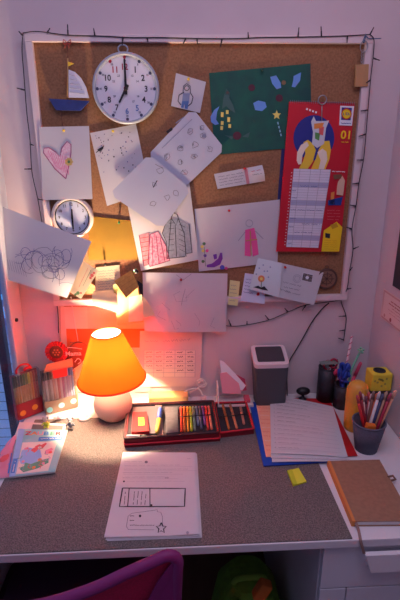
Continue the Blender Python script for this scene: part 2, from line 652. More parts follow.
# ------------------------------------------------------------------ cork board
H0, HB = 1.1121, .8101
BY0, BY1 = -.026, -.001
bd = thing('cork_board', (0, -.013, H0), 'large cork board with pale frame hanging on the back wall', 'notice board')
MB().box((-.48, -.012, H0+.02), (.48, -.004, H0+HB-.02)).build('cork_panel', M_CORK, bd)
fw = .0205
MB().box((-.5, BY0, H0+HB-fw), (.5, BY1, H0+HB), bev=.002).build('frame_rail', M_FRAME, bd)
MB().box((-.5, BY0, H0), (.5, BY1, H0+fw), bev=.002).build('frame_rail', M_FRAME, bd)
MB().box((-.5, BY0, H0+fw), (-.5+fw, BY1, H0+HB-fw), bev=.002).build('frame_stile', M_FRAME, bd)
MB().box((.5-fw, BY0, H0+fw), (.5, BY1, H0+HB-fw), bev=.002).build('frame_stile', M_FRAME, bd)
CK = .0125           # depth of the cork face in front of the wall

# ------------------------------------------------------------------ fairy lights
fl = thing('fairy_lights', W(372, 36, .03), 'string of small unlit fairy lights on dark wire around the cork board', 'fairy lights')
top = [(23, 33), (38, 31.5), (67, 35), (100, 36), (130, 37.5), (160, 37.5), (200, 38.5), (240, 38.5), (260, 37.5), (300, 37), (340, 36), (370, 34.5)]
rgt = [(370, 34.5), (374, 40), (373, 58), (370.5, 80), (368, 110), (366, 134), (363.5, 160), (359, 183), (356, 206), (352, 229), (353, 250), (349.5, 271), (347, 289), (341, 300), (346, 316), (345, 330), (343.5, 341)]
lft = [(23, 33), (22, 50), (23.5, 70), (25, 90), (27, 115), (30, 140), (32, 172), (38, 200), (44, 235), (50, 270), (56, 300), (58, 315), (58.5, 333)]
low = [(341, 300), (328, 302), (306, 305), (288, 312), (269, 320), (246, 325), (228, 326), (200, 321), (170, 314)]
def wire(pts, off=.030):
    return spline([W(x, y, off if not callable(off) else off(x, y)) for x, y in pts], 5)
def edge_off(x, y):
    return .029 if y < 296 else .004
cords = MB()
for P_, o_ in ((top, .0285), (rgt, edge_off), (lft, lambda x, y: .024 if y < 300 else .006), (low, lambda x, y: .006)):
    cords.tube(wire(P_, o_), .0014, 6)
cords.build('cord', M_DARKWIRE, fl)
bulbs = [((47, 33), (50, 28)), ((68, 35), (67.5, 24)), ((95, 36), (93.5, 28)), ((123, 37), (122, 45)), ((147, 37.5), (148, 42)), ((186, 38), (183, 44)), ((197, 38.5), (197.5, 44)),
  ((222, 39), (220.5, 47)), ((248.5, 38), (248, 32)), ((298, 37), (299, 27)), ((321.5, 36), (321, 26)), ((347.5, 36), (347, 43)), ((370, 34.5), (374, 27)),
  ((373, 58), (380, 60.5)), ((370.5, 80), (366, 83)), ((368, 110), (360.5, 111)), ((366, 134), (358.5, 136.5)), ((363.5, 160), (356.5, 160)), ((359, 183), (352, 184)), ((356, 206), (349.5, 205)), ((352, 229), (346, 227)), ((353, 249), (359, 246.5)),
  ((349.5, 271), (352.5, 267)), ((347, 289), (351.5, 288.5)), ((346, 316), (338.5, 316.5)), ((345, 330), (339, 331)), ((344, 340), (338, 338)),
  ((23, 36), (18.5, 31)), ((24.5, 90), (16.5, 88)), ((30, 144), (34, 145.5)), ((32, 169), (24, 169)), ((38, 199), (43, 200)),
  ((231, 326), (228.5, 319.5)), ((247, 325), (247, 321)), ((269, 320), (265, 315)), ((288, 312), (284.5, 308)), ((306, 305), (302, 311))]
for (a, b) in bulbs:
    oa = .030 if a[1] < 298 else .008
    pa, pb = W(*a, oa), W(*b, oa+.003)
    d = pb-pa
    MB().tube([pa, pa.lerp(pb, .45), pa.lerp(pb, .5), pa.lerp(pb, .9), pb], [.0022, .0022, .0016, .0016, .0006], 6).build('bulb', M_DARKWIRE, fl)

# ------------------------------------------------------------------ things pinned to the cork board
def pin(px, py, off, material, label, name='push_pin', cat='pin', r=.004, group=None):
    p = W(px, py, off)
    m = MB()
    m.lathe([(.0008, -.006), (.0008, .0), (r, .0005), (r*.72, .002), (r*.55, .006), (r*.9, .0085), (r*.8, .0105), (r*.1, .0108)], p, 12, rotm('X', 90), cap0=True, cap1=True)
    return tag(m.build(name, material), label, cat, group)

def clock_numerals(mb, c, R, items, h, y, ux=Vector((1, 0, 0)), uz=Vector((0, 0, 1))):
    for s, k in items:
        a = PI/2-k*PI/6
        put_text(mb, s, Vector((c.x+R*math.cos(a), y, c.z+R*math.sin(a))), ux, uz, h, .95)

# -- large teaching clock
cc = W(125.8, 88.5, .04)
a0, a1 = W(92.3, 88.5, .04), W(159.5, 88.5, .04)
R0 = (a1-a0).length/2
RY = rotm('X', 90)
ck = thing('wall_clock', (cc.x, -CK, cc.z-R0), 'large round wall clock with grey rim and white face reading seven', 'clock')
def disc_y(mb, c, r, y, n=40):
    mb.add([(c.x+r*math.cos(2*PI*k/n), y, c.z+r*math.sin(2*PI*k/n)) for k in range(n)], [list(range(n))], False)
yb, yf = -CK-.001, -CK-.030
m = MB()
m.lathe([(R0*.93, 0), (R0, .004), (R0, .022), (R0*.985, .028), (R0*.93, .030), (R0*.90, .026), (R0*.895, .020)], (cc.x, yb, cc.z), 56, RY, cap0=True)
m.build('rim', mat('clock_grey_rim', (168, 176, 190), .35), ck)
yd = yb-.020
m = MB(); m.lathe([(R0*.90, .006), (R0*.90, .020)], (cc.x, yb, cc.z), 56, RY, cap1=True)
m.cur = 1
clock_numerals(m, cc, R0*.60, [('1', 1), ('2', 2), ('3', 3), ('4', 4), ('7', 7), ('8', 8), ('9', 9), ('10', 10)], .0165, yd-.0006)
m.cur = 2; clock_numerals(m, cc, R0*.60, [('11', 11), ('12', 12)], .0165, yd-.0006)
m.cur = 3; clock_numerals(m, cc, R0*.62, [('5', 5), ('6', 6)], .0165, yd-.0006)
for k in range(12):
    m.cur = 4
    a = PI/2-k*PI/6
    put_text(m, str(k*5 if k else 60), Vector((cc.x+R0*.76*math.cos(a), yd-.0006, cc.z+R0*.76*math.sin(a))), Vector((1, 0, 0)), Vector((0, 0, 1)), .0055)
    if k % 3:
        put_text(m, str(k+12 if k else 24), Vector((cc.x+R0*.41*math.cos(a), yd-.0006, cc.z+R0*.41*math.sin(a))), Vector((1, 0, 0)), Vector((0, 0, 1)), .0058)
    m.cur = 2 if k in (0, 11) else 4
    disc_y(m, Vector((cc.x+R0*.855*math.cos(a), 0, cc.z+R0*.855*math.sin(a))), .0046, yd-.0006, 10)
m.build('face', [mat('clock_face_white', (232, 230, 236), .5), M_INK, mat('clock_red', (176, 40, 66), .6), mat('clock_blue', (104, 134, 190), .6), mat('clock_small_print', (74, 78, 104), .6)], ck)
def hand(mb, c, a, l0, l1, w0, w1, y):
    d = Vector((math.cos(a), 0, math.sin(a))); n = Vector((-d.z, 0, d.x))
    o = Vector((c.x, y, c.z))
    mb.prism([o-d*l0+n*w0, o+d*l1+n*w1, o+d*l1-n*w1, o-d*l0-n*w0], (0, -.0012, 0))
m = MB(); hand(m, cc, PI/2-7*PI/6, .012, R0*.45, .0042, .0022, yd-.003)
m.build('hour_hand', M_BLACK, ck)
m = MB(); hand(m, cc, PI/2, .016, R0*.80, .0038, .0024, yd-.0055)
m.lathe([(.006, 0), (.006, .004), (.001, .005)], (cc.x, yd-.005, cc.z), 14, RY, cap1=True)
m.build('minute_hand', M_BLACK, ck)
m = MB(); m.tube([(cc.x-.008+.014*math.cos(t*2*PI/14)+.004, yb-.012, cc.z+R0+.008+.011*math.sin(t*2*PI/14)) for t in range(14)], .0022, 6, True)
m.build('hanging_loop', MATS['clock_grey_rim'], ck)

# -- small clock
c2 = W(72, 217.5, .035)
R2 = (W(93, 217.5, .035)-W(51, 217.5, .035)).length/2
k2 = thing('small_clock', (c2.x, -CK, c2.z-R2), 'small round clock with cream rim half behind the curling left drawing', 'clock')
m = MB(); m.lathe([(R2*.9, 0), (R2, .004), (R2, .018), (R2*.9, .024), (R2*.82, .020)], (c2.x, yb, c2.z), 40, RY, cap0=True)
m.build('rim', mat('clock_cream', (232, 216, 206), .4), k2)
m = MB(); m.lathe([(R2*.84, .020), (R2*.78, .021), (R2*.78, .017)], (c2.x, yb, c2.z), 40, RY)
m.build('inner_ring', M_BLACK, k2)
m = MB(); m.lathe([(R2*.80, .006), (R2*.80, .0165)], (c2.x, yb, c2.z), 40, RY, cap1=True)
m.cur = 1; clock_numerals(m, c2, R2*.62, [(str(i), i) for i in range(1, 13)], .0088, yb-.0171)
m.build('face', [mat('clock_pale_blue_face', (206, 212, 232), .5), M_INK], k2)
m = MB(); hand(m, c2, -PI/2, .006, R2*.56, .003, .0022, yb-.0185); m.build('minute_hand', M_BLACK, k2)
m = MB(); hand(m, c2, PI/2-.05, .004, R2*.40, .003, .002, yb-.020); m.build('hour_hand', M_BLACK, k2)

# -- sailing boat ornament
bo = thing('sailboat_ornament', W(70, 112, .03), 'hanging wooden sailing boat with blue hull and white sail', 'ornament')
SB = .030
m = MB(); m.prism([W(48.5, 98.5, SB), W(89, 101, SB), W(80, 110.5, SB), W(56, 110, SB)], (0, .012, 0))
m.build('hull', mat('boat_blue', (40, 56, 128), .6, noise=.25, scale=60), bo)
arc = [W(68.6, 69.5, SB), W(75, 72, SB), W(81, 78, SB), W(86, 87, SB), W(89, 98, SB), W(68.6, 97.5, SB)]
m = MB(); m.prism(arc, (0, .004, 0)); m.cur = 1
for k in range(1, 6):
    m.tube([W(69.5, 70+k*4.4, SB+.0006), W(72+k*2.6, 71.5+k*4.5, SB+.0006)], .0006, 4)
m.build('sail', [mat('sail_cloth', (226, 226, 234), .8), M_SOFT_INK], bo)
m = MB(); m.tube([W(67.8, 58, SB-.004), W(67.5, 99, SB-.004)], .0022, 8); m.build('mast', M_WOOD, bo)
m = MB(); m.prism([W(67.8, 61.5, SB), W(74, 63.5, SB), W(68, 66.5, SB)], (0, .002, 0)); m.build('pennant', M_YEL, bo)
m = MB(); m.tube([W(67, 44, .028), W(67.6, 52, SB), W(67.8, 59, SB-.004)], .0008, 5); m.build('string', mat('brown_string', (110, 60, 50), .8), bo)
m = MB(); m.tube([W(60.8, 110, SB-.003), W(62.6, 126, .03)], .0008, 5); m.build('string', mat('brown_string', (110, 60, 50), .8), bo)
m = MB()
for s in (-1, 1):
    m.tube(spline([W(67, 43, .029), W(67+s*3.4, 39.5, .031), W(67+s*3.2, 44, .031), W(67, 43, .029)], 4), .0011, 5)
    m.tube([W(67, 43, .029), W(67+s*2.4, 48, .030)], .0010, 5)
m.build('bow', mat('red_ribbon', (180, 70, 66), .7), bo)

# -- drawing of a heart
q = [(39, 127), (89, 126), (92.5, 199), (43, 200)]
s = wsheet(q, [.029, .020, .034, .031], bend=lambda u, v: .006*math.sin(PI*u)*v)
s.base(M_PAPER)
hp_ = [(66, 178), (55, 168), (43.5, 152), (44, 147.5), (49, 147), (56, 151.5), (60, 156), (62, 147), (67, 141), (71, 144), (71, 152), (69, 165)]
s.up().fill(hp_, mat('pink_crayon_fill', (222, 172, 196), .9, noise=.2, scale=160, rgb2=(232, 214, 222)))
s.up().stroke(hp_, .0022, mat('mauve_crayon', (160, 90, 130), .9), closed=True)
for k in range(9):
    s.stroke([(48+k*2.4, 150+k*.8), (56+k*1.6, 166+k*1.0)], .0012, M_PINK)
for k in range(7):
    t = 2*PI*k/7
    s.up(); s.disc((69+2.6*math.cos(t), 161+2.6*math.sin(t)), 1.5, mat('mustard_crayon', (206, 180, 110), .9))
s.up(); s.disc((69, 161), 1.4, mat('green_crayon', (96, 130, 90), .9))
s.build('heart_drawing', 'paper with a big pink crayon heart under the sailing boat', 'drawing')
pin(64, 130.5, .024, M_YEL, 'yellow pin at the top of the heart drawing')

# -- paper scattered with small dots
q = [(90, 133), (136, 124), (150, 192), (107, 206)]
s = wsheet(q, [.016, .016, .018, .020])
s.base(M_PAPER)
for k in range(46):
    u, v = random.uniform(.06, .95), random.uniform(.05, .62)
    s.disc((u, v), random.uniform(.0010, .0024), [M_INK, M_BLUE_INK, M_GREY_INK][k % 3], px=False, n=7)
s.up().fill([(97, 149), (104, 145), (103, 148.5), (99, 151)], M_INK)
s.stroke([(96, 152), (104, 145), (100, 152)], .0018, M_INK)
s.build('dotted_drawing', 'white paper scattered with small dark dots and marks below the large clock', 'drawing')
pin(113, 131, .02, M_YEL, 'yellow pin in the paper scattered with dots')

# -- small drawing of a figure
q = [(176, 73), (206, 82), (200, 113), (171, 106)]
s = wsheet(q, .016)
s.base(M_PAPER)
s.stroke([(183, 92), (183.5, 86), (186.5, 83.5), (190, 86), (190.5, 92)], .0024, M_GREY_INK)
s.stroke([(184, 92), (179, 95), (178, 101), (181, 105)], .0020, M_INK)
s.stroke([(190, 92), (193, 97), (191.5, 103), (188, 106)], .0020, M_INK)
s.fill([(183, 93), (190, 93), (189, 101), (182, 101)], mat('blue_grey_crayon', (134, 148, 180), .9))
s.up().fill([(182, 101), (189, 101), (187.5, 109), (184.5, 108.5), (184.5, 104), (183.5, 108), (181, 107.5)], mat('blue_crayon', (86, 120, 176), .9))
s.ring((186.7, 88), 2.4, .0014, M_INK)
s.build('figure_drawing', 'small white square drawing of one figure beside the large clock', 'drawing')
pin(188.5, 79, .018, M_YEL, 'yellow pin above the small figure drawing')

# -- green craft sheet
q = [(209, 73), (310.5, 63.5), (312, 146), (214.5, 155)]
s = wsheet(q, .0148)
s.base(mat('dark_green_card', (22, 92, 78), .8, noise=.25, scale=26, rgb2=(26, 78, 74)))
cb = mat('sky_blue_cutout', (106, 156, 226), .8)
cy = mat('yellow_cutout', (236, 220, 116), .8)
s.up()
s.fill([(219.5, 105), (214, 109), (210.5, 115.5), (211, 121), (215, 124), (219, 123), (216, 118.5), (217, 111)], cb)
s.fill([(253, 102), (258, 99.5), (265, 101), (266.5, 106), (262, 110), (255, 109)], cb)
s.fill([(270, 76.5), (276, 75), (280.5, 82), (281, 87), (276.5, 88.5), (272, 83)], cb)
s.fill([(293.5, 75.5), (301, 72), (300, 80), (295, 86.5), (291.5, 86), (293, 80)], cb)
for (x, y, l) in ((222, 111, 5), (222, 120, 4), (221.5, 125, 4), (227, 109, 4), (228.5, 116, 5), (229.5, 123, 4)):
    s.fill([(x-1.2, y), (x+1.5, y+.2), (x+1.3, y+l), (x-1.3, y+l)], cy)
s.up(); s.fill([(276.5+4.6*(1 if k % 2 == 0 else .45)*math.sin(k*PI/5), 114-5*(1 if k % 2 == 0 else .45)*math.cos(k*PI/5)) for k in range(10)], cy)
for k in range(4):
    s.stroke([(277.5+k*1.0, 121+k*4), (278.1+k*1.0, 123.6+k*4)], .003, mat('pale_teal', (140, 190, 210), .8))
grn = mat('olive_grey_cutout', (66, 100, 98), .9)
s.fill([(226, 88), (230, 92), (229, 97), (233, 104), (235, 112), (230, 109), (226, 105), (222, 108), (223, 98)], grn)
s.fill([(227.5, 90), (229.5, 92), (227, 94), (225.5, 92.5)], mat('grey_cutout', (120, 130, 128), .9))
mr_ = mat('maroon_cutout', (86, 44, 62), .9)
s.disc((251.5, 87), 3.4, mr_); s.disc((237, 135), 4.2, mr_); s.disc((279, 97), 3.6, mr_)
s.up().disc((283.5, 82), 2.2, mat('tan_cutout', (132, 108, 80), .9))
s.fill([(224, 134), (233, 136), (232, 139)], grn); s.fill([(242, 136), (250, 131), (248, 137)], grn)
s.build('green_collage', 'dark green card collage with blue and yellow cut paper shapes', 'artwork')
pin(262, 70, .017, mat('green_pin', (30, 70, 60), .5), 'dark pin at the top edge of the green collage')

# -- paper slip
q = [(214, 174), (262, 165), (265, 181), (217.5, 189)]
s = wsheet(q, .0155, bend=lambda u, v: .012*max(0, u-.72)/.28*math.sin(PI*v)+.002)
s.base(M_PAPER)
for k in range(4):
    s.hand((218+k*.6, 177+k*2.8), (243+k*.6, 172.5+k*2.8), .5, .0009, M_GREY_INK)
s.fill([(244, 168.5), (247, 168), (249.5, 183.5), (246.5, 184)], mat('red_stripe_print', (206, 130, 140), .8))
s.hand((251, 171.5), (260, 169.5), .5, .001, M_RED); s.hand((252, 175), (261, 173), .5, .001, M_GREY_INK)
s.build('paper_slip', 'narrow white curled paper slip pinned below the green collage', 'slip')
pin(244.5, 168.5, .018, M_RED, 'red pin through the narrow paper slip')

# -- drawing of clothes
q = [(124, 188), (189, 180), (199, 259.5), (141, 270.5)]
s = wsheet(q, .0165, bend=lambda u, v: .004*v)
s.base(M_PAPER)
gc = mat('grey_coat_crayon', (150, 158, 176), .9, noise=.25, scale=120)
s.up().fill([(165.5, 222), (171, 217), (178, 217), (189, 223), (192, 252), (186, 253), (185, 256), (167, 258), (166, 240), (162, 232)], gc)
pk = mat('pink_dress_crayon', (206, 110, 142), .9, noise=.3, scale=130, rgb2=(232, 178, 196))
s.fill([(150, 233), (158, 230), (166, 245), (170, 260), (150, 266), (148, 262)], pk)
s.fill([(139, 234), (149, 231), (149, 264), (144, 266)], mat('rose_crayon', (216, 150, 160), .9, noise=.25, scale=110))
s.up()
for pts in ([(171, 217), (168, 258)], [(178, 217), (184, 232), (186, 256)], [(189, 223), (192, 252), (186, 253), (184, 232)], [(165.5, 222), (162, 232), (166, 240), (167, 258), (185, 256)], [(171, 217), (176, 224), (178, 217)], [(175, 224), (176.5, 256)], [(171, 217), (173, 212), (177, 213), (178, 217)], [(174, 212), (175, 206)]):
    s.stroke(pts, .0018, M_INK)
for pts in ([(150, 233), (148, 262), (150, 266), (170, 260), (166, 245), (158, 230), (150, 233)], [(152, 236), (153, 265)], [(156, 234), (159, 263)], [(160, 236), (165, 261)], [(139, 234), (144, 266)], [(149, 231), (149, 264)]):
    s.stroke(pts, .0016, mat('dark_red_line', (130, 40, 80), .9))
for k in range(6):
    s.stroke([(140+k*.5, 237+k*4.6), (148.5, 235.5+k*4.6)], .0012, M_RED)
    s.stroke([(168.5, 222+k*5.5), (174, 221.5+k*5.5)], .0010, M_INK); s.stroke([(179, 223+k*5), (185, 226+k*5)], .0009, M_INK)
s.build('clothes_drawing', 'drawing of a grey coat and a pink dress below the tilted white sheets', 'drawing')

# -- landscape drawing with a pink figure
q = [(194.5, 209), (280, 199.5), (277.5, 262), (199, 271.5)]
s = wsheet(q, .0150, bend=lambda u, v: .003*math.sin(PI*u))
s.base(M_PAPER)
hp2 = mat('hot_pink_crayon', (230, 90, 160), .9); pu = mat('purple_crayon', (126, 66, 170), .9)
s.up().fill([(245, 229), (254, 227), (257, 240), (258.5, 254), (252.5, 256), (251.5, 243), (250.5, 256), (244.5, 255)], hp2)
s.up().stroke([(250, 230), (251, 255)], .003, mat('ochre_crayon', (190, 150, 90), .9))
s.stroke([(245.5, 240), (257, 238.5)], .003, MATS['ochre_crayon'])
s.ring((249, 222.5), 3.4, .0012, M_SOFT_INK); s.stroke([(245, 231), (238, 240)], .0016, M_SOFT_INK); s.stroke([(255, 230), (263, 238)], .0016, M_SOFT_INK)
s.fill([(220, 252), (222, 252), (222.5, 258), (220, 264), (214, 267), (207, 267), (206.5, 264.5), (212, 263), (218, 258)], pu)
s.fill([(213, 254), (216.5, 253), (217, 258), (214, 259)], pu)
s.disc((222, 267), 2.4, mat('blue_violet_crayon', (84, 90, 190), .9))
for (x, y, mm) in ((202, 246, cy), (204, 243, MATS['green_crayon']), (203, 250, cy), (207, 250, hp2), (205, 255, pu), (203, 261, MATS['green_crayon']), (226, 268, hp2)):
    s.disc((x, y), 1.6, mm)
s.stroke([(204, 246), (205.5, 266)], .0012, MATS['green_crayon'])
s.build('pink_figure_drawing', 'wide drawing of a bright pink figure and purple shapes', 'drawing')
pin(229, 210.5, .018, M_RED, 'red pin at the top of the pink figure drawing')

# -- calendar
q = [(289.5, 101.5), (355, 103.5), (339.5, 252), (276.5, 251.5)]
cal = thing('wall_calendar', W(312, 252, .03), 'tall red monthly calendar hanging on the right of the cork board', 'calendar')
b = wsheet([(285.5, 101), (351, 103), (336, 252), (273.5, 250.5)], .0142, thick=.001)
b.base(mat('dark_blue_card', (36, 44, 104), .6)); b.build('back_board', '', '', parent=cal)
s = wsheet(q, .026, thick=.006)
s.base(mat('calendar_red', (196, 20, 44), .5))
s.up().disc((314, 135.5), 20.5, mat('calendar_blue', (32, 44, 136), .6), n=28, sy=1.05)
ban = mat('banana_yellow', (236, 200, 58), .6); bwh = mat('banana_flesh', (240, 228, 206), .6)
s.up().fill([(303.5, 139.5), (308, 137), (313, 141), (316, 147), (313, 158), (307, 166.5), (299, 165), (303, 158), (305.5, 150)], ban)
s.fill([(319, 146), (324, 138.5), (329.5, 138), (331, 147), (329.5, 156), (325.5, 165.8), (311, 165.5), (316, 155)], ban)
s.up().fill([(307, 138.8), (301, 142), (297.3, 149), (296.8, 157), (298.5, 161), (301.5, 160.5), (302.6, 152), (305.5, 146), (309, 142.5)], bwh)
s.fill([(317.5, 149), (322.5, 145.5), (326.5, 148.5), (327.5, 156), (324, 165.6), (318.5, 165.5), (320.8, 157)], bwh)
s.up().fill([(311, 120), (313.5, 115), (316, 119.5), (325, 119.5), (329, 119), (326, 126), (324, 141), (317, 145), (312, 141), (313, 130)], mat('glass_print', (206, 214, 222), .5))
s.up().fill([(314, 122), (324, 121), (322, 126), (314, 127)], mat('orange_print', (226, 150, 70), .6)); s.fill([(319, 124), (324, 125), (323, 133), (319, 132)], mat('melon_print', (222, 100, 100), .6))
s.fill([(315, 130), (320, 131), (319, 138), (315, 136)], mat('leaf_print', (90, 150, 80), .6))
for k in range(4):
    s.stroke([(306+k*3, 108.2+k*1.0), (307.6+k*3, 108.8+k*1.0)], .004, mat('straw_white', (236, 236, 240), .6))
# shop badge
lw = mat('badge_white', (232, 232, 240), .6); lb = mat('badge_blue', (20, 60, 140), .6); ly = mat('badge_yellow', (246, 212, 30), .6)
s.fill([(340, 105.5), (354, 106), (352, 124), (339, 123.5)], lw)
s.up().fill([(341.5, 107), (351.8, 107.5), (350.5, 119), (341, 118.5)], lb)
s.up().ring((346.3, 113), 4.7, .0026, M_RED, n=18); s.disc((346.3, 113), 4.4, ly, n=18)
s.up(); s.text('L', (343.8, 113), .0075, lb); s.text('i', (345.4, 112.6), .0078, M_RED); s.text('D', (347.2, 113), .0075, lb); s.text('L', (349.2, 113), .0075, lb)
s.hand((341, 121.5), (351, 122), .4, .0012, lb)
s.text('01', (345.3, 132.5), .025, ly, sx=1.05); s.hand((341.5, 139.3), (348.5, 139.5), .6, .0014, ly, step=.9)
# month grid
g0, g1, g2, g3 = (293.8, 165), (330.8, 166), (318, 247.3), (286, 246.3)
s.fill([g0, g1, g2, g3], mat('calendar_page', (226, 224, 236), .6))
def gp(u, v):
    return (g0[0]*(1-u)*(1-v)+g1[0]*u*(1-v)+g2[0]*u*v+g3[0]*(1-u)*v, g0[1]*(1-u)*(1-v)+g1[1]*u*(1-v)+g2[1]*u*v+g3[1]*(1-u)*v)
s.up()
for k in range(7, 31, 7):
    s.fill([gp(0, (k-2)/31), gp(1, (k-2)/31), gp(1, k/31), gp(0, k/31)], mat('weekend_shade', (176, 178, 208), .6))
s.up()
for k in range(32):
    s.stroke([gp(0, k/31), gp(1, k/31)], .0005, M_SOFT_INK)
for k in (0, .17, .46, .73, 1):
    s.stroke([gp(k, 0), gp(k, 1)], .0008, M_SOFT_INK)
for (v, a, c_) in ((.21, .22, .7), (.27, .02, .14), (.36, .02, .16), (.51, .02, .95), (.69, .4, .95), (.73, .03, .16), (.80, .2, .75), (.95, .03, .15), (.62, .02, .2)):
    s.hand(gp(a, v), gp(c_, v), .5, .0010, M_BLUE_INK)
for k in range(24):
    s.stroke([(291.3-k*.31, 169+k*3.25), (292.3-k*.31, 169+k*3.25)], .0018, lw)
# small product picture and note
s.hand((332, 167.8), (345, 168.2), .4, .0018, lw, step=.8)
s.up().fill([(333, 171), (342, 170.5), (341, 175), (334, 175.5)], mat('brown_print', (124, 84, 60), .7))
s.fill([(338, 178), (342.5, 172), (345, 177), (343, 192), (336.5, 191), (337, 183)], mat('cream_print', (224, 190, 160), .7))
s.fill([(331, 189), (334.5, 188), (334, 196), (330.5, 196)], mat('orange_print', (226, 150, 70), .6))
s.up().fill([(328, 197), (343, 193), (341, 202), (328, 202)], lb); s.fill([(330, 196.5), (335, 196), (334, 200.5), (330, 200.5)], mat('pale_blue_print', (120, 160, 220), .6))
for k in range(4):
    s.hand((327, 207+k*3.2), (340, 207.5+k*3.2), .4, .0008, mat('pale_red_print', (220, 120, 130), .7))
s.up().fill([(336.5, 219), (342.3, 225), (338.8, 251.3), (321, 251.2), (323.6, 228.5)], ly)
s.up().fill([(325, 231), (330, 232), (329.5, 237), (325, 236)], M_INK); s.fill([(330, 222.5), (336.5, 220.5), (338, 224.5), (332, 227)], mat('amber_print', (206, 160, 30), .6))
for k in range(5):
    s.hand((324, 239+k*2.3), (336.5, 239.6+k*2.3), .35, .0007, mat('amber_print', (206, 160, 30), .6))
s.build('page', '', '', parent=cal)
m = MB()
for k in range(34):
    x = 290.5+k*1.93
    if abs(x-322) < 3: continue
    m.tube([W(x, 100.3+(k*.058), .019), W(x, 100+(k*.058), .0275), W(x, 103+(k*.058), .0275)], .0007, 4)
m.build('spiral_binding', mat('binding_wire', (150, 140, 160), .4, metal=.6), cal)
rc = W(322, 100, .024)
m = MB(); m.tube([rc+Vector((.0125*math.cos(2*PI*t/18), -.004, .0125*math.sin(2*PI*t/18))) for t in range(18)], .0018, 6, True)
m.tube([W(322, 104, .029), W(321.8, 121, .0285)], .0014, 5)
m.build('hanging_ring', M_STEEL, cal)

# -- key ring with wooden tag
kt = thing('key_tag', W(361, 87, .03), 'key ring with a pale wooden tag hanging from the top right frame corner', 'key tag')
a, b_, c_, d_ = W(355, 65, .024), W(368, 64.5, .024), W(367, 86.5, .024), W(354.5, 87, .024)
m = MB(); m.hexa([a, b_, c_, d_], [p+Vector((0, -.007, 0)) for p in (a, b_, c_, d_)]); m.build('tag', M_WOOD, kt)
rc = W(364, 46.5, .031)
m = MB(); m.tube([rc+Vector((.011*math.cos(2*PI*t/18), 0, .015*math.sin(2*PI*t/18))) for t in range(18)], .0016, 6, True)
m.build('ring', M_STEEL, kt)
m = MB()
for k in range(5):
    c0 = W(362.8-.1*k, 52+k*2.8, .0275)
    m.tube([c0+Vector((.004*math.cos(2*PI*t/10), .002*(k % 2), .006*math.sin(2*PI*t/10))) for t in range(10)], .0010, 5, True)
m.build('chain', M_STEEL, kt)
m = MB(); m.tube(spline([W(364, 43, .033), W(366, 36, .031), W(369, 38.5, .030), W(381, 38.5, .020)], 5), .0014, 6); m.tube(spline([W(364, 43, .033), W(363, 41, .034), W(366, 34, .033)], 4), .0014, 6)
m.build('strap', mat('teal_cord', (70, 100, 140), .7), kt)

# -- round wooden ornament
oc = W(327, 279, .02)
Ro = (W(337.5, 279, .02)-W(316.5, 279, .02)).length/2
orn = thing('round_ornament', (oc.x, -CK, oc.z-Ro), 'round dark wooden ornament at the lower right corner of the board', 'ornament')
m = MB(); m.lathe([(Ro*.95, 0), (Ro, .002), (Ro, .006), (Ro*.9, .008), (Ro*.82, .006)], (oc.x, -CK-.0005, oc.z), 30, RY, cap0=True)
m.build('rim', mat('dark_brown_wood', (92, 62, 52), .6), orn)
m = MB(); m.lathe([(Ro*.86, .003), (Ro*.86, .006)], (oc.x, -CK-.0005, oc.z), 30, RY, cap1=True); m.cur = 1
for k in range(8):
    t = 2*PI*k/8
    m.tube([(oc.x, -CK-.0068, oc.z), (oc.x+Ro*.7*math.cos(t), -CK-.0068, oc.z+Ro*.7*math.sin(t))], .0012, 4)
m.tube([(oc.x+Ro*.5*math.cos(2*PI*t/20), -CK-.0068, oc.z+Ro*.5*math.sin(2*PI*t/20)) for t in range(20)], .0012, 4, True)
m.build('carved_disc', [mat('mid_brown_wood', (138, 100, 80), .6), MATS['dark_brown_wood']], orn)
m = MB(); m.tube([(oc.x+.006*math.cos(2*PI*t/12)-.003, -CK-.004, oc.z+Ro+.004+.006*math.sin(2*PI*t/12)) for t in range(12)], .0011, 5, True)
m.build('hanging_loop', MATS['dark_brown_wood'], orn)

# -- notes and envelope at the lower edge
s = wsheet([(230, 280), (240, 281.5), (237.5, 306), (228, 304.5)], [.015, .015, .030, .030]).base(mat('pale_yellow_paper', (226, 214, 150), .8))
for k in range(5):
    s.hand((230.5-k*.3, 285+k*3.8), (237.5-k*.3, 286+k*3.8), .5, .0008, M_GREY_INK)
s.build('yellow_note', 'narrow pale yellow note at the lower edge of the board', 'note')
s = wsheet([(245, 273), (266, 276), (264.5, 304), (240.5, 301)], [.0165, .0165, .032, .032]).base(mat('pale_blue_paper', (214, 216, 236), .8))
for k in range(5):
    s.hand((246-k*.6, 279+k*3.2), (255-k*.6, 280.5+k*3.2), .6, .0010, M_BLUE_INK)
s.disc((258, 294), 1.6, M_RED)
s.build('blue_note', 'pale bluish note tucked behind the card with the orange flower', 'note')
s = wsheet([(281, 263), (323.5, 272.5), (314, 305), (272, 296)], [.019, .019, .036, .036]).base(M_PAPER)
s.up().fill([(303, 272.5), (313, 274.8), (311.5, 282.5), (301.5, 280.2)], mat('stamp_print', (150, 130, 120), .7, noise=.4, scale=200, rgb2=(60, 60, 80)))
s.up(); s.stroke([(303, 272.5), (313, 274.8), (311.5, 282.5), (301.5, 280.2)], .0016, lw, closed=True); s.disc((307, 277.5), 1.7, lw)
s.ring((297, 278.5), 4.0, .0008, M_SOFT_INK); s.ring((297, 278.5), 2.6, .0007, M_SOFT_INK)
for k in range(3):
    s.hand((283+k*.8, 282+k*4.5), (301+k*-.5, 286+k*4.5), .7, .0009, M_GREY_INK)
s.hand((280, 289), (290, 291.5), .6, .0009, M_GREY_INK)
s.build('envelope', 'white envelope with a postage stamp at the lower right of the board', 'envelope')
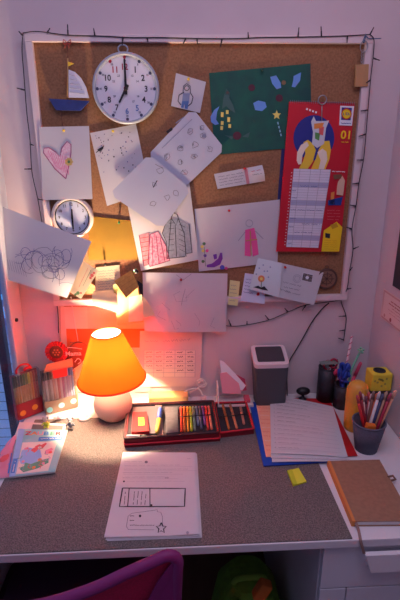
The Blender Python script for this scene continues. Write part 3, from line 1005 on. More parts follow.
s = wsheet([(258, 258), (282, 263), (279, 297.5), (249, 289)], [.0215, .0215, .041, .041], bend=lambda u, v: .004*math.sin(PI*v)).base(mat('mint_card', (216, 222, 226), .8))
s.up().disc((261, 278.5), 3.4, mat('orange_flower_print', (232, 140, 90), .8)); s.up().disc((261, 278.5), 1.4, cy)
s.stroke([(261, 281), (261, 288)], .0016, MATS['green_crayon'])
s.fill([(253, 287), (258, 285.5), (261, 287.5), (264, 286), (268, 290.5), (262, 289.5)], M_INK)
for (x, y) in ((259, 268), (263, 265), (267, 271), (270, 267), (256, 274), (268, 277), (264, 271)):
    s.disc((x, y), .8, mat('grey_blue_print', (150, 164, 190), .8))
s.build('flower_card', 'pale card printed with an orange flower overlapping the white envelope', 'card')
pin(285, 267, .024, M_RED, 'red pin holding the envelope and the flower card')

# -- two tilted white sheets
M_LAM_SHADED = translucent('shaded_laminated_paper', (200, 203, 220), (205, 205, 220), .1, .35)  # blue-grey tint paints in the shadow lying on the tilted sheets
s = wsheet([(192.6, 108), (225, 149), (184, 188), (147, 156)], .0225, round_=True).base(M_LAM_SHADED)
ln = mat('blue_grey_print', (140, 146, 176), .8)
s.up().stroke([(162, 148), (192, 119)], .0012, ln); s.fill([(166.5, 131), (172, 127), (173, 129.5), (168, 133.5)], M_INK); s.stroke([(176, 123), (184, 117)], .002, ln)
random.seed(3)
for (x, y) in ((190, 131), (203.5, 135), (180.5, 147.5), (194.5, 144.5), (167, 156.5), (180, 162), (194, 156), (184, 172), (202, 127), (210, 148)):
    n_ = random.randint(5, 9); ph = random.uniform(0, 6)
    s.stroke([(x+random.uniform(1.6, 4.2)*math.cos(ph+2*PI*j/n_), y+random.uniform(1.6, 4.2)*math.sin(ph+2*PI*j/n_)) for j in range(n_)], .0010, M_GREY_INK, closed=True)
    s.stroke([(x+random.uniform(-2.5, 2.5), y+random.uniform(-2.5, 2.5)) for j in range(4)], .0010, M_INK if n_ > 6 else M_GREY_INK)
s.disc((204, 135.5), 2, ln)
s.build('worksheet', 'upper of the two tilted white sheets, printed with small outline pictures', 'sheet')
s = wsheet([(149, 154), (191, 189.5), (162, 229), (109.5, 194)], [.026, .026, .030, .030], round_=True, bend=lambda u, v: .004*v).base(M_LAM_SHADED)
for (x, y) in ((154, 184), (167, 197), (152.5, 203), (176, 193), (160, 170)):
    n_ = random.randint(5, 8); ph = random.uniform(0, 6)
    s.stroke([(x+random.uniform(1.6, 4)*math.cos(ph+2*PI*j/n_), y+random.uniform(1.6, 4)*math.sin(ph+2*PI*j/n_)) for j in range(n_)], .0010, M_GREY_INK, closed=True)
s.stroke([(153, 187), (157, 180)], .0016, M_INK); s.stroke([(155, 164), (163, 168)], .0012, M_GREY_INK)
s.build('worksheet', 'lower of the two tilted white sheets, overlapping the other in the middle of the board', 'sheet')

# -- gold folder
s = wsheet([(89.5, 216), (133, 221), (138, 259.5), (88.5, 260)], .0155, thick=.002).base(mat('ochre_card', (150, 112, 16), .6, noise=.12, scale=20))
s.build('ochre_folder', 'plain ochre yellow card folder pinned beside the small clock', 'folder')
pin(119, 222.5, .018, mat('green_pin_bright', (40, 150, 80), .5), 'green pin at the top of the ochre folder')
pin(105, 264, .022, M_BLACK, 'dark pin above the lined note by the ochre folder')

# -- large curling drawing at far left
q = [(2.5, 206.5), (91.5, 241.5), (67, 298), (-20, 271)]
s = wsheet(q, [.050, .034, .085, .080], n=(14, 10), bend=lambda u, v: .018*u*math.sin(PI*v)+.004*math.sin(PI*u)).base(M_PAPER)
random.seed(11)
for k in range(30):
    x, y = random.uniform(20, 64), random.uniform(246, 284)
    pts = []
    a = random.uniform(0, 6); da = random.choice((-1, 1))*random.uniform(.15, .6)
    for j in range(14):
        pts.append((x, y)); x += 3.0*math.cos(a); y += 3.4*math.sin(a); a += da+random.uniform(-.25, .25)
        if not (15 < x < 76 and 236+.15*x < y < 266+.33*x): break
    if len(pts) > 2: s.stroke(pts, .0009, [M_BLUE_INK, M_GREY_INK, mat('violet_pencil', (120, 110, 160), .8)][k % 3])
for k in range(10):
    s.stroke([(3+k*2.2, 258+k*.4), (5+k*2.4, 268+k*.9)], .0008, M_SOFT_INK)
s.build('scribble_drawing', 'large white paper with blue scribbles curling forward at the far left', 'drawing')

# -- cluster of notes above the lamp
s = wsheet([(83, 260), (98.5, 271), (81, 299), (68, 291)], [.040, .046, .075, .07]).base(M_PAPER2)
fr = mat('flower_red_print', (206, 96, 92), .8)
for (x, y, mm, r) in ((92, 275.5, fr, 1.8), (90.5, 278, fr, 1.3), (94, 273, fr, 1.2), (78, 293, MATS['green_crayon'], 1.8), (75.5, 294.5, MATS['green_crayon'], 1.3), (81, 293, fr, 1.0)):
    s.up(); s.disc((x, y), r, mm)
s.stroke([(88, 268), (79, 287)], .0009, fr); s.stroke([(91, 270), (83, 286)], .0009, MATS['green_crayon'])
s.build('floral_card', 'narrow tilted card with small red and green flowers near the lamp', 'card')
s = wsheet([(96, 267.5), (119.5, 265), (121, 290), (95, 292)], [.017, .017, .03, .03]).base(M_PAPER2)
for k in range(8):
    s.hand((98, 271.5+k*2.6), (117, 269.8+k*2.6), .5, .0008, M_GREY_INK)
s.build('lined_note', 'cream note of dense handwriting pinned below the ochre folder', 'note')
s = wsheet([(94, 290.5), (117, 287.5), (119.5, 313), (92, 304.5)], [.022, .022, .075, .06], bend=lambda u, v: .012*math.sin(PI*v)).base(M_PAPER2)
s.stroke([(93, 303), (102, 307.5), (118, 312.5)], .0016, M_GREY_INK)
s.build('folded_note', 'blank folded cream note bending outward under the handwritten note', 'note')
s = wsheet([(113, 285), (136, 280), (143.5, 322), (117.5, 325)], [.040, .044, .050, .052]).base(mat('warm_yellow_paper', (214, 182, 110), .8))
s.up().fill([(129, 297), (142, 294), (143, 320.5), (128.5, 322)], mat('cream_panel', (214, 198, 166), .8))
for k in range(7):
    s.hand((130.5, 301+k*2.8), (140.5, 299+k*2.8), .4, .0009, M_GREY_INK)
s.build('yellow_leaflet', 'warm yellow leaflet with a cream text panel just above the lamp shade', 'leaflet')
s = wsheet([(114, 281), (131.5, 270), (138.5, 287), (126, 298)], [.072, .082, .104, .104], thick=.0015).base(mat('brown_tag_card', (196, 134, 70), .8, noise=.2, scale=80))
for k in range(3):
    s.stroke([(119+k*2.6, 283+k*3.6), (131+k*2, 275.5+k*3.8)], .0007, mat('brown_line', (140, 90, 50), .8))
s.build('brown_tag', 'brown kraft paper tag tilted over the yellow leaflet', 'tag')
s = wsheet([(137, 280), (150, 289), (155, 306), (143, 303)], [.020, .020, .034, .034]).base(mat('dark_photo', (30, 26, 40), .4, noise=.3, scale=60))
s.build('dark_photo', 'small dark photo corner between the leaflet and the hanging sheet', 'photo')
s = wsheet([(143, 296), (150, 305), (155, 315), (143, 318)], [.050, .048, .05, .06]).base(M_PAPER2)
s.build('paper_scrap', 'small cream paper scrap under the dark photo corner', 'scrap')
o = MB(); pc = W(135.5, 270.5, .095)
o.sphere(pc, .0065, n=16, m=10); o.cur = 1
o.sphere(pc+Vector((.003, -.003, -.0025)), .0065, n=12, m=8); o.cur = 2
o.sphere(pc+Vector((-.003, -.005, .003)), .003, n=12, m=8)
tag(o.build('bead_pin', [MATS['green_pin_bright'], M_BLACK, lw]), 'round bead pin in green, black and white at the tip of the brown tag', 'pin')

# -- large hanging sheet
s = wsheet([(142.5, 272.5), (227.5, 273.5), (226, 332.5), (144.5, 331)], [.020, .020, .032, .034], n=(14, 14),
  bend=lambda u, v: .008*math.sin(PI*u*1.5)*v+.006*math.sin(3*v)).base(M_PAPER)
s.stroke([(176, 274.5), (183, 279.5), (191, 274)], .0007, M_GREY_INK); s.stroke([(185, 288), (183, 295), (181, 304)], .0008, M_GREY_INK)
random.seed(5)
for k in range(9):
    x, y = random.uniform(160, 215), random.uniform(284, 322)
    s.stroke([(x, y), (x+random.uniform(-9, 9), y+random.uniform(3, 9)), (x+random.uniform(-9, 9), y+random.uniform(5, 14))], .0008, M_SOFT_INK)
s.build('pencil_sketch', 'large white sheet with faint pencil lines hanging from the board bottom', 'drawing')
pin(181, 279.5, .035, M_RED, 'red pin holding the large sheet of faint pencil lines')

# ------------------------------------------------------------------ sheets on the wall under the board
s = wsheet([(58, 303), (152, 303), (150, 392), (62, 392)], [.0035]*4).base(mat('cream_poster', (236, 214, 186), .8))
s.stroke([(60, 304.5), (60.5, 390)], .0016, mat('tan_line', (200, 150, 110), .8))
s.up().fill([(64, 306), (87, 306), (88, 338), (66, 338)], mat('pale_panel', (240, 226, 200), .8)); s.stroke([(64, 306), (87, 306)], .003, mat('tan_line', (200, 150, 110), .8))
s.up().fill([(66, 327.5), (151, 327.5), (150, 346), (67, 346)], mat('orange_band_print', (230, 120, 60), .8))
s.hand((70, 341), (90, 342), .8, .0014, M_GREY_INK)
s.build('wall_poster', 'cream poster with an orange band on the wall behind the lamp', 'poster')
m = MB(); m.tube(spline([W(71, 297, .02), W(73, 312, .018), W(75.5, 326, .017), W(78, 341, .017)], 5), .0013, 6)
tag(m.build('hanging_wire', mat('white_cord', (236, 226, 214), .7)), 'thin white wire hanging in front of the cream poster', 'cord')
s = wsheet([(140, 331), (203, 331), (200, 386), (139, 387)], [.0055]*4).base(mat('timetable_paper', (226, 210, 204), .8))
s.hand((145, 341), (158, 341), 1.0, .0012, M_SOFT_INK); s.hand((163, 341), (190, 339), 1.4, .0013, M_SOFT_INK)
s.up().fill([(144, 349.5), (195.5, 349.5), (194.5, 376.5), (143.5, 377)], mat('timetable_panel', (240, 228, 214), .8))
s.up()
random.seed(9)
for k in range(7):
    s.stroke([(144, 349.5+k*4.5), (195.3, 349.5+k*4.5)], .0007, M_SOFT_INK)
for c_, x in enumerate((144, 154, 164, 175, 185.5, 195.3)):
    s.stroke([(x, 349.5), (x-.4, 376.7)], .0007, M_SOFT_INK)
    if c_ < 5:
        for k in range(5):
            if (c_, k) in ((0, 4), (2, 4)): continue
            s.hand((x+2, 351.8+k*4.5), (x+8, 351.5+k*4.5), .9, .0017 if c_ > 2 else .0012, M_INK, step=.8)
s.build('timetable', 'weekly timetable sheet with a filled grid on the wall behind the pencil case', 'timetable')

# ------------------------------------------------------------------ right wall pictures
def onR(px, py, d=.0):
    return on(px, py, 0, XR-d)
pbl = onR(392.4, 285.5, .004); ptl = onR(399, 238, .004)
ph, pw = .50, .36
s = Sheet([(XR-.004, pbl.y, pbl.z+ph), (XR-.004, pbl.y-pw, pbl.z+ph), (XR-.004, pbl.y-pw, pbl.z), (XR-.004, pbl.y, pbl.z)], thick=.003)
s.base(mat('dark_poster', (34, 24, 36), .4))
s.up().fill([(.05, .04), (.95, .04), (.95, .96), (.05, .96)], mat('night_print', (50, 30, 40), .4, noise=.5, scale=9, rgb2=(26, 18, 30)), px=False)
s.up().fill([(.25, .5), (.5, .3), (.8, .45), (.75, .8), (.4, .84)], mat('amber_glow_print', (150, 66, 40), .5, noise=.3, scale=12), px=False)
s.build('dark_poster', 'dark poster with an amber picture on the right wall above the certificate', 'poster')
q = [onR(384.3, 288.3, .003), onR(400, 300, .003), onR(400, 330.5, .003), onR(379.4, 318.2, .003)]
yL = (q[0].y+q[3].y)/2
zt_, zb_ = (q[0].z+q[1].z)/2, (q[2].z+q[3].z)/2
s = Sheet([(XR-.003, yL, zt_), (XR-.003, yL-.25, zt_), (XR-.003, yL-.25, zb_), (XR-.003, yL, zb_)], thick=.001)
s.base(mat('certificate_paper', (232, 206, 200), .7))
cr = mat('certificate_border', (206, 156, 152), .7); ct = mat('certificate_text', (170, 84, 84), .7)
for e in (.04, .07):
    s.stroke([(e*.6, e), (1-e*.6, e), (1-e*.6, 1-e), (e*.6, 1-e)], .0018, cr, px=False, closed=True)
for k, (a_, b2, t_) in enumerate(((.25, .75, .005), (.2, .8, .005), (.3, .7, .0025), (.2, .8, .0016), (.25, .7, .0016))):
    s.hand((a_, .25+k*.1), (b2, .25+k*.1), .018, t_*.5, ct, px=False, step=.012)
s.disc((.3, .84), .007, ct, px=False); s.disc((.12, .84), .006, cr, px=False)
s.build('certificate', 'pinkish certificate with printed border on the right wall', 'certificate')
m = MB()
m.tube(spline([W(329, 303, .008), W(322, 309, .008), W(312, 322, .008), (W(303, 338, .008)), W(296, 350, .01), W(290, 360, .012), W(287, 372, .014), Vector((W(286, 395, .0).x, -.02, DESK+.004))], 6), .0021, 8)
tag(m.build('black_cable', M_BLACK), 'black cable running down the wall behind the small bin', 'cable')

# ------------------------------------------------------------------ lamp
LY = .124
LC = Vector((on(113, 402, 1, -LY).x, -LY, DESK+.0005))
lamp = thing('table_lamp', LC, 'lit table lamp with orange fabric shade and round pale ceramic base', 'lamp')
m = MB()
m.lathe([(.030, 0), (.040, .004), (.054, .018), (.0635, .040), (.0655, .058), (.058, .082), (.040, .100), (.022, .110), (.016, .120), (.016, .130)], LC, 40, cap0=True, cap1=True)
m.build('base', translucent('lamp_ceramic', (226, 196, 188), (240, 200, 180), .15, .3), lamp)
S0, S1 = on(112, 379, 1, -LY), on(106.5, 333, 1, -LY)      # centres of the lower and upper rim
SCn = (S0+S1)/2
SAX = (S1-S0).normalized()
SR = rotm('Y', math.degrees(math.atan2(SAX.x, SAX.z)))
HT_ = (S1-S0).length/2
HB_ = -HT_
RB_, RT_ = .113, .048
prof = [(RB_+(RT_-RB_)*(k/10), HB_+(HT_-HB_)*k/10) for k in range(11)]
m = MB(); m.lathe(prof, SCn, 56, SR)
shade = m.build('lamp_shade', translucent('orange_shade', (232, 88, 22), (255, 84, 20), .70, .8), lamp)
m = MB(); m.lathe([(r-.0015, z) for r, z in prof], SCn, 56, SR)
m.build('reflector_lining', translucent('shade_reflector', (244, 232, 220), (255, 240, 220), .60, .8), shade)  # pale inner layer added as reflector, whitens the opening and the upward light
m = MB(); m.lathe([(RB_+.001, HB_-.001), (RB_+.0018, HB_+.003), (RB_-.003, HB_+.004), (RB_-.003, HB_-.001), (RB_+.001, HB_-.001)], SCn, 56, SR)
m.build('bottom_trim', translucent('red_trim', (214, 70, 24), (226, 70, 20), .3), shade)
m = MB(); m.lathe([(RT_+.001, HT_-.003), (RT_+.001, HT_+.001), (RT_-.003, HT_+.001), (RT_-.003, HT_-.003), (RT_+.001, HT_-.003)], SCn, 56, SR)
m.build('top_trim', MATS['red_trim'], shade)
BC = S1-SAX*.058                                            # the bulb sits a little below the upper rim
m = MB(); m.tube([LC+Vector((0, 0, .125)), BC-SAX*.05, BC-SAX*.028], [.012, .024, .027], 16); m.build('bulb_socket', M_WHITE, lamp)  # socket flared to block the bulb's direct light downward
m = MB()
for k in range(3):
    a = 2*PI*k/3+.4
    m.tube([BC-SAX*.032, SCn+SR @ Vector(((RT_-.003)*math.cos(a), (RT_-.003)*math.sin(a), HT_-.004))], .0011, 5)
m.build('shade_carrier', M_STEEL, shade)
mbulb = bpy.data.materials.new('glowing_bulb')
mbulb.use_nodes = True
bb = mbulb.node_tree.nodes['Principled BSDF']
bb.inputs['Emission Color'].default_value = (*LAMP_COLOR, 1)
BULB_R = .024
bb.inputs['Emission Strength'].default_value = LAMP_POWER/(4*PI*BULB_R**2)/PI
m = MB(); m.lathe([(.010, -.030), (.013, -.024), (.020, -.012), (BULB_R, .002), (.022, .014), (.013, .023), (.001, .0255)], BC, 16)
m.build('bulb', mbulb, lamp)

# ------------------------------------------------------------------ pencils, pens
def pencil(p0, p1, r, body, tipc, name, label, cat, group, tipfrac=.8, n=7):
    """single-mesh pencil: body colour up to tipfrac, then the coloured end"""
    p0, p1 = Vector(p0), Vector(p1)
    m = MB()
    a = p0.lerp(p1, tipfrac)
    m.tube([p0, a], r, n)
    m.cur = 1
    b = p0.lerp(p1, .97)
    m.tube([a, b, p1], [r*1.02, r*1.02, r*.45], n)
    return tag(m.build(name, [body, tipc]), label, cat, group)

def felt_pen(p0, p1, r, body, cap, name, label, cat, group):
    """pen with a barrel and a cap as parts"""
    p0, p1 = Vector(p0), Vector(p1)
    t = thing(name, p0, label, cat, group)
    m = MB(); m.tube([p0, p0.lerp(p1, .03), p0.lerp(p1, .68)], [r*.7, r, r], 8); m.build('barrel', body, t)
    m = MB(); m.tube([p0.lerp(p1, .66), p0.lerp(p1, .96), p1], [r*1.12, r*1.05, r*.6], 8); m.build('cap', cap, t)
    return t

ORD = ['first', 'second', 'third', 'fourth', 'fifth', 'sixth', 'seventh', 'eighth', 'ninth', 'tenth', 'eleventh', 'twelfth', 'thirteenth', 'fourteenth']

def col(name, rgb):
    return mat(name.replace(' ', '_')+'_lacquer', rgb, .45)

# -- two standing pencil packs
def pack(tl, tr, br, bl, y_depth, z0, label, name, bandmat, dotmat, dots, band_h, pens, kind):
    """upright pack: base corners from the pixels bl, br on plane z0, leaning to tl, tr"""
    b0, b1 = T(*bl, z0), T(*br, z0)
    ax = (b1-b0); ax.z = 0
    W_ = ax.length; ax.normalize()
    nrm = Vector((ax.y, -ax.x, 0))
    if nrm.dot(CAM-b0) < 0: nrm = -nrm
    # height from the two upper corners, standing in the vertical plane through the base line
    def hit(px):
        d = ray(*px); t = (b0-CAM).dot(nrm)/d.dot(nrm)
        return CAM+d*t
    H = ((hit(tl).z-z0)+(hit(tr).z-z0))/2
    o = b0
    D = .022
    t = thing(name, o+ax*W_/2-nrm*D/2, label, 'pencil pack')
    up = Vector((0, 0, 1))
    def P_(a, d, z): return o+ax*(a*W_)-nrm*d+up*z
    def slab(a0, a1, d0, d1, z0_, z1_, M, nm, tgt=None, mb=None):
        mb = mb or MB()
        mb.hexa([P_(a0, d0, z0_), P_(a1, d0, z0_), P_(a1, d1, z0_), P_(a0, d1, z0_)], [P_(a0, d0, z1_), P_(a1, d0, z1_), P_(a1, d1, z1_), P_(a0, d1, z1_)])
        return mb
    # card tray: front band, back board, floor
    m = slab(0, 1, 0, .0015, 0, H*band_h, None, '')
    slab(0, 1, D-.0015, D, 0, H*.97, None, '', mb=m); slab(0, 1, .0015, D-.0015, 0, .0015, None, '', mb=m)
    slab(0, .012, .0015, D-.0015, 0, H*band_h, None, '', mb=m); slab(.988, 1, .0015, D-.0015, 0, H*band_h, None, '', mb=m)
    m.cur = 1
    for (u, v, r) in dots:
        c_ = P_(u, -.0006, H*v)
        m.add([c_+ax*(r*math.cos(2*PI*k/14))+up*(r*math.sin(2*PI*k/14)) for k in range(14)], [list(range(14))], False)
    m.build('card_tray', [bandmat, dotmat], t)
    m = slab(-.01, 1.01, -.001, -.0014, H*band_h, H, None, '')
    slab(-.01, -.004, -.001, D, H*band_h, H, None, '', mb=m); slab(1.004, 1.01, -.001, D, H*band_h, H, None, '', mb=m); slab(-.01, 1.01, -.001, D, H, H+.0006, None, '', mb=m)
    m.build('clear_cover', M_CLEAR, t)
    n = len(pens)
    r = W_*.94/n/2
    for k, (bc, tcol, lab) in enumerate(pens):
        a = .03+.94*(k+.5)/n
        p0, p1 = P_(a, D*.5, .0022), P_(a, D*.5, H*.955)
        pencil(p0, p1, min(r*.94, .0072), bc, tcol, 'coloured_pencil' if kind == 'pencil' else 'felt_tip_pen', lab, 'pencil' if kind == 'pencil' else 'pen',
               'pencils in the red dotted pack' if kind == 'pencil' else 'felt tips in the grey dotted pack', .74 if kind == 'pencil' else .80)
    return t, P_, H, W_, D

nat = mat('natural_cedar', (206, 138, 84), .6, noise=.15, scale=60)
cl1 = [('dark brown', (54, 42, 44)), ('black', (30, 32, 42)), ('dark blue', (40, 52, 84)), ('dark green', (44, 66, 50)), ('green', (70, 96, 48)), ('olive', (110, 110, 46)), ('yellow', (222, 176, 50)), ('orange', (226, 116, 42)), ('red', (196, 50, 42)), ('crimson', (170, 30, 52))]
pens1 = [(nat if k < 7 else col(n, c), col(n, c), '%s pencil from the left in the red dotted pack, %s end' % (ORD[k], n)) for k, (n, c) in enumerate(cl1)]
pk1, P1, H1, W1, D1 = pack((13, 375), (41, 369), (44, 411), (18, 421), .02, Z0, 'red dotted pencil pack with clear cover standing by the window', 'pencil_pack',
  mat('dark_red_card', (158, 22, 44), .6), mat('orange_dot', (240, 150, 50), .7), [(.22, .13, .0105), (.68, .17, .0105)], .36, pens1, 'pencil')
m = MB()
m.tube(spline([P1(.22, .011, H1), P1(.24, .011, H1+.014), P1(.42, .011, H1+.026), P1(.66, .011, H1+.022), P1(.78, .011, H1+.004)], 5), .0032, 8)
m.tube(spline([P1(.5, .009, H1+.004), P1(.6, .006, H1+.012), P1(.75, .009, H1+.006)], 4), .0055, 8)
m.build('carry_loop', M_RED, pk1)
white_b = mat('white_pen_barrel', (228, 206, 200), .5)
cl2 = [('black', (44, 40, 50)), ('grey', (84, 80, 88)), ('dark brown', (84, 56, 48)), ('brown', (140, 84, 50)), ('salmon', (226, 130, 100)), ('orange', (232, 120, 52)), ('red', (206, 50, 50)), ('pink', (226, 110, 140)), ('magenta', (186, 60, 130)), ('violet', (120, 76, 150)), ('lilac', (164, 130, 190)), ('blue', (70, 96, 180)), ('pale blue', (120, 160, 216))]
pens2 = [(col(n, c), white_b, '%s felt tip from the left in the grey dotted pack, %s barrel' % (ORD[k], n)) for k, (n, c) in enumerate(cl2)]
pens2 = [(mat(n.replace(' ', '_')+'_pale_barrel', tuple(int(200+.2*(x-128)) if k % 2 else int(x*.5+100) for x in c), .5), col(n, c), l) for k, ((n, c), (_, _, l)) in enumerate(zip(cl2, pens2))]
pk2, P2, H2, W2, D2 = pack((41, 372), (72, 366), (78, 407), (46, 415), .02, Z0, 'grey brown dotted felt tip pack with clear cover beside the lamp', 'felt_tip_pack',
  mat('grey_brown_card', (128, 106, 92), .7), mat('aqua_dot', (130, 206, 214), .7), [(.13, .10, .0105), (.5, .14, .0105), (.88, .17, .0105)], .30, pens2, 'pen')
m = MB()
m.hexa([P2(.08, .001, H2*.97), P2(.98, .001, H2*.97), P2(.98, .004, H2*.97), P2(.08, .004, H2*.97)], [P2(.2, .004, H2+.022), P2(.98, .004, H2+.024), P2(.98, .007, H2+.024), P2(.2, .007, H2+.022)])
m.build('card_flap', mat('kraft_card', (196, 150, 104), .8), pk2)
m = MB(); m.hexa([P2(.36, -.0019, H2*.80), P2(.76, -.0019, H2*.80), P2(.76, -.0015, H2*.80), P2(.36, -.0015, H2*.80)], [P2(.34, -.0019, H2*.985), P2(.78, -.0019, H2*.985), P2(.78, -.0015, H2*.985), P2(.34, -.0015, H2*.985)])
m.build('red_label', mat('label_red', (226, 36, 34), .5), pk2)

# ------------------------------------------------------------------ gingerbread heart with rosette
GY = .046
gh = thing('gingerbread_heart', W(68, 392, GY), 'brown gingerbread heart iced with the word Mama leaning behind the felt tip pack', 'heart')
gz0 = W(68, 368, GY).z
pts = [W(*p, GY) for p in ((66, 372), (55, 363), (48, 354), (49, 346), (55, 342.5), (62, 345), (67, 349), (73, 344), (80, 343), (86, 346.5), (87.5, 352), (83, 361), (75, 368))]
m = MB(); m.prism(spline(pts+[pts[0]], 3)[:-1], (0, .012, 0)); m.build('biscuit', mat('gingerbread', (122, 66, 40), .8, noise=.2, scale=50), gh)
m = MB()
put_text(m, 'Mama', W(73.5, 353.5, GY+.012), Vector((1, 0, .04)), Vector((0, 0, 1)), .0165, 1.0)
m.tube(spline([W(50, 347, GY+.001), W(60, 349.5, GY+.001), W(70, 347.5, GY+.001), W(82, 349, GY+.001)], 4), .0012, 5)
m.tube(spline([W(75, 362, GY+.001), W(78, 358.5, GY+.001), W(81, 361, GY+.001), W(78, 364, GY+.001)], 4), .0014, 5)
m.build('icing', mat('white_icing', (244, 222, 206), .5), gh)
rsc = W(56.5, 352, GY+.006)
m = MB(); vs = []; n_ = 44
rr = (W(68, 352, GY)-W(56.5, 352, GY)).length
for k in range(n_):
    t = 2*PI*k/n_
    for q_, (r_, dy) in enumerate(((.55, 0), (1.0, (.004 if k % 2 else -.004)))):
        vs.append(rsc+Vector((rr*r_*math.cos(t), dy, rr*r_*math.sin(t))))
m.add(vs, [(2*k, 2*k+1, (2*k+3) % (2*n_), (2*k+2) % (2*n_)) for k in range(n_)], False)
m.add([v+Vector((0, .002, 0)) for v in vs], [(2*k, 2*k+1, (2*k+3) % (2*n_), (2*k+2) % (2*n_)) for k in range(n_)], False)
ros = m.build('ribbon_ruffle', mat('red_ribbon_ruffle', (206, 46, 44), .6), gh)
m = MB(); m.lathe([(rr*.6, 0), (rr*.6, .004), (rr*.5, .006)], rsc+Vector((0, .002, 0)), 24, RY, cap1=True); m.cur = 1
for k in range(6):
    t = 2*PI*k/6; m.sphere(rsc+Vector((rr*.26*math.cos(t), -.004, rr*.26*math.sin(t))), .0035, (1, .5, 1), 8, 5)
m.sphere(rsc+Vector((0, -.004, 0)), .003, (1, .5, 1), 8, 5)
m.build('sugar_flower', [MATS['gingerbread'], mat('caramel', (190, 124, 70), .6)], gh)
# foot that the heart leans on
m = MB(); m.box((pts[0].x-.03, -GY, DESK+.001), (pts[0].x+.03, -GY+.012, W(66, 371, GY).z), bev=.002); m.build('card_stand', mat('kraft_card', (196, 150, 104), .8), gh)

# ------------------------------------------------------------------ magazines
M_EDGE = mat('page_edges', (214, 208, 206), .8)
def slab_on(px, z, th, covermat, name):
    """closed magazine or pad: px quad at its top, thickness th"""
    q = [T(*p, z+th) for p in px]
    return q
def magazine(px, z, th, cover, art, name, label, cat='magazine'):
    q = [T(*p, z+th) for p in px]
    t = thing(name, Vector(((q[0].x+q[2].x)/2, (q[0].y+q[2].y)/2, z)), label, cat)
    m = MB(); m.hexa([Vector((p.x, p.y, z)) for p in q], [Vector((p.x, p.y, z+th-.0008)) for p in q]); m.build('pages', M_EDGE, t)
    s = Sheet(q, px=px, n=(2, 2), thick=.0008)
    s.base(cover); art(s)
    s.build('cover', '', '', parent=t)
    return t
random.seed(21)
pa = {n: mat('print_'+n, c, .6) for n, c in (('aqua', (150, 200, 204)), ('coral', (226, 96, 96)), ('rose', (234, 150, 170)), ('cream', (240, 226, 214)), ('blue', (70, 130, 200)), ('sky', (150, 190, 232)), ('green', (90, 160, 130)), ('orange', (236, 140, 70)), ('red', (206, 50, 60)), ('lilac', (190, 160, 206)), ('grey', (140, 150, 160)))}
def art_back(s):
    s.up().fill([(.3, .1), (.95, .1), (.95, .7), (.3, .7)], mat('grey_brown_print', (120, 110, 108), .6), px=False)
magazine([(19.5, 422), (66, 424), (62, 445), (13, 440)], Z0, .0035, pa['cream'], art_back, 'booklet', 'pale booklet showing only its back edge behind the bright magazine', 'booklet')
def art_left(s):
    s.up()
    for k in range(18):
        u, v = random.uniform(.1, .9), random.uniform(.1, .9)
        s.disc((u, v), random.uniform(.008, .02), pa[random.choice(['rose', 'coral', 'cream', 'lilac', 'rose'])], px=False, n=9)
        s.up()
    s.fill([(.92, .5), (1, .5), (1, .95), (.92, .95)], pa['blue'], px=False)
magazine([(6, 444), (15.5, 434), (9, 477), (-12, 480)], Z0, .003, pa['rose'], art_left, 'magazine', 'pink magazine at the left edge of the desk, partly out of view')
def art_zauber(s):
    s.up().fill([(.0, .0), (.13, .0), (.13, 1), (.0, 1)], pa['sky'], px=False)
    s.fill([(.86, .22), (1, .22), (1, 1), (.86, 1)], pa['aqua'], px=False)
    s.fill([(.14, .32), (.86, .3), (.84, .97), (.14, .97)], pa['cream'], px=False)
    s.up().fill([(.46, .2), (.95, .18), (.95, .27), (.46, .29)], pa['blue'], px=False)
    s.fill([(.02, .66), (.11, .66), (.11, .94), (.02, .94)], pa['blue'], px=False)
    s.up(); s.hand((.5, .24), (.92, .225), .012, .0018, pa['cream'], px=False, step=.03)
    s.hand((.065, .92), (.065, .70), .012, .0018, pa['cream'], px=False, step=.03)
    for k, (ch, cn) in enumerate(zip('ZAUBER', ('red', 'orange', 'rose', 'blue', 'green', 'red'))):
        s.text(ch, (.22+.125*k, .105), .021, pa[cn], px=False, sx=1.1)
    s.fill([(.16, .5), (.3, .44), (.55, .5), (.62, .66), (.5, .8), (.25, .84), (.15, .7)], pa['sky'], px=False)
    s.up()
    for pts in ([(.42, .42), (.5, .37), (.58, .4), (.56, .46), (.46, .5)], [(.5, .42), (.62, .34), (.66, .36), (.6, .46), (.52, .5)], [(.34, .5), (.42, .44), (.5, .5), (.44, .56)]):
        s.fill(pts, pa['coral'], px=False)
    for pts in ([(.2, .88), (.3, .76), (.42, .8), (.6, .74), (.78, .7), (.8, .8), (.6, .9), (.3, .95)], [(.66, .52), (.78, .46), (.82, .5), (.76, .6), (.66, .6)], [(.2, .46), (.28, .42), (.3, .48), (.22, .5)]):
        s.fill(pts, pa['green'] if pts[0][1] > .6 else pa['rose'], px=False)
    s.up()
    for k in range(16):
        u, v = random.uniform(.17, .83), random.uniform(.4, .95)
        a = random.uniform(0, 6)
        s.stroke([(u, v), (u+.07*math.cos(a), v+.05*math.sin(a)), (u+.12*math.cos(a+.7), v+.09*math.sin(a+.7))], .002, pa[random.choice(['coral', 'red', 'green', 'cream', 'lilac', 'grey'])], px=False)
    for k in range(7):
        s.disc((random.uniform(.2, .8), random.uniform(.42, .9)), random.uniform(.004, .008), pa[random.choice(['rose', 'coral', 'cream', 'orange'])], px=False, n=9)
magazine([(18.5, 429), (67.5, 430), (55, 471.5), (9, 477)], Z0+.004, .005, pa['aqua'], art_zauber, 'magazine', 'colourful magazine titled ZAUBER lying at the left of the felt mat')

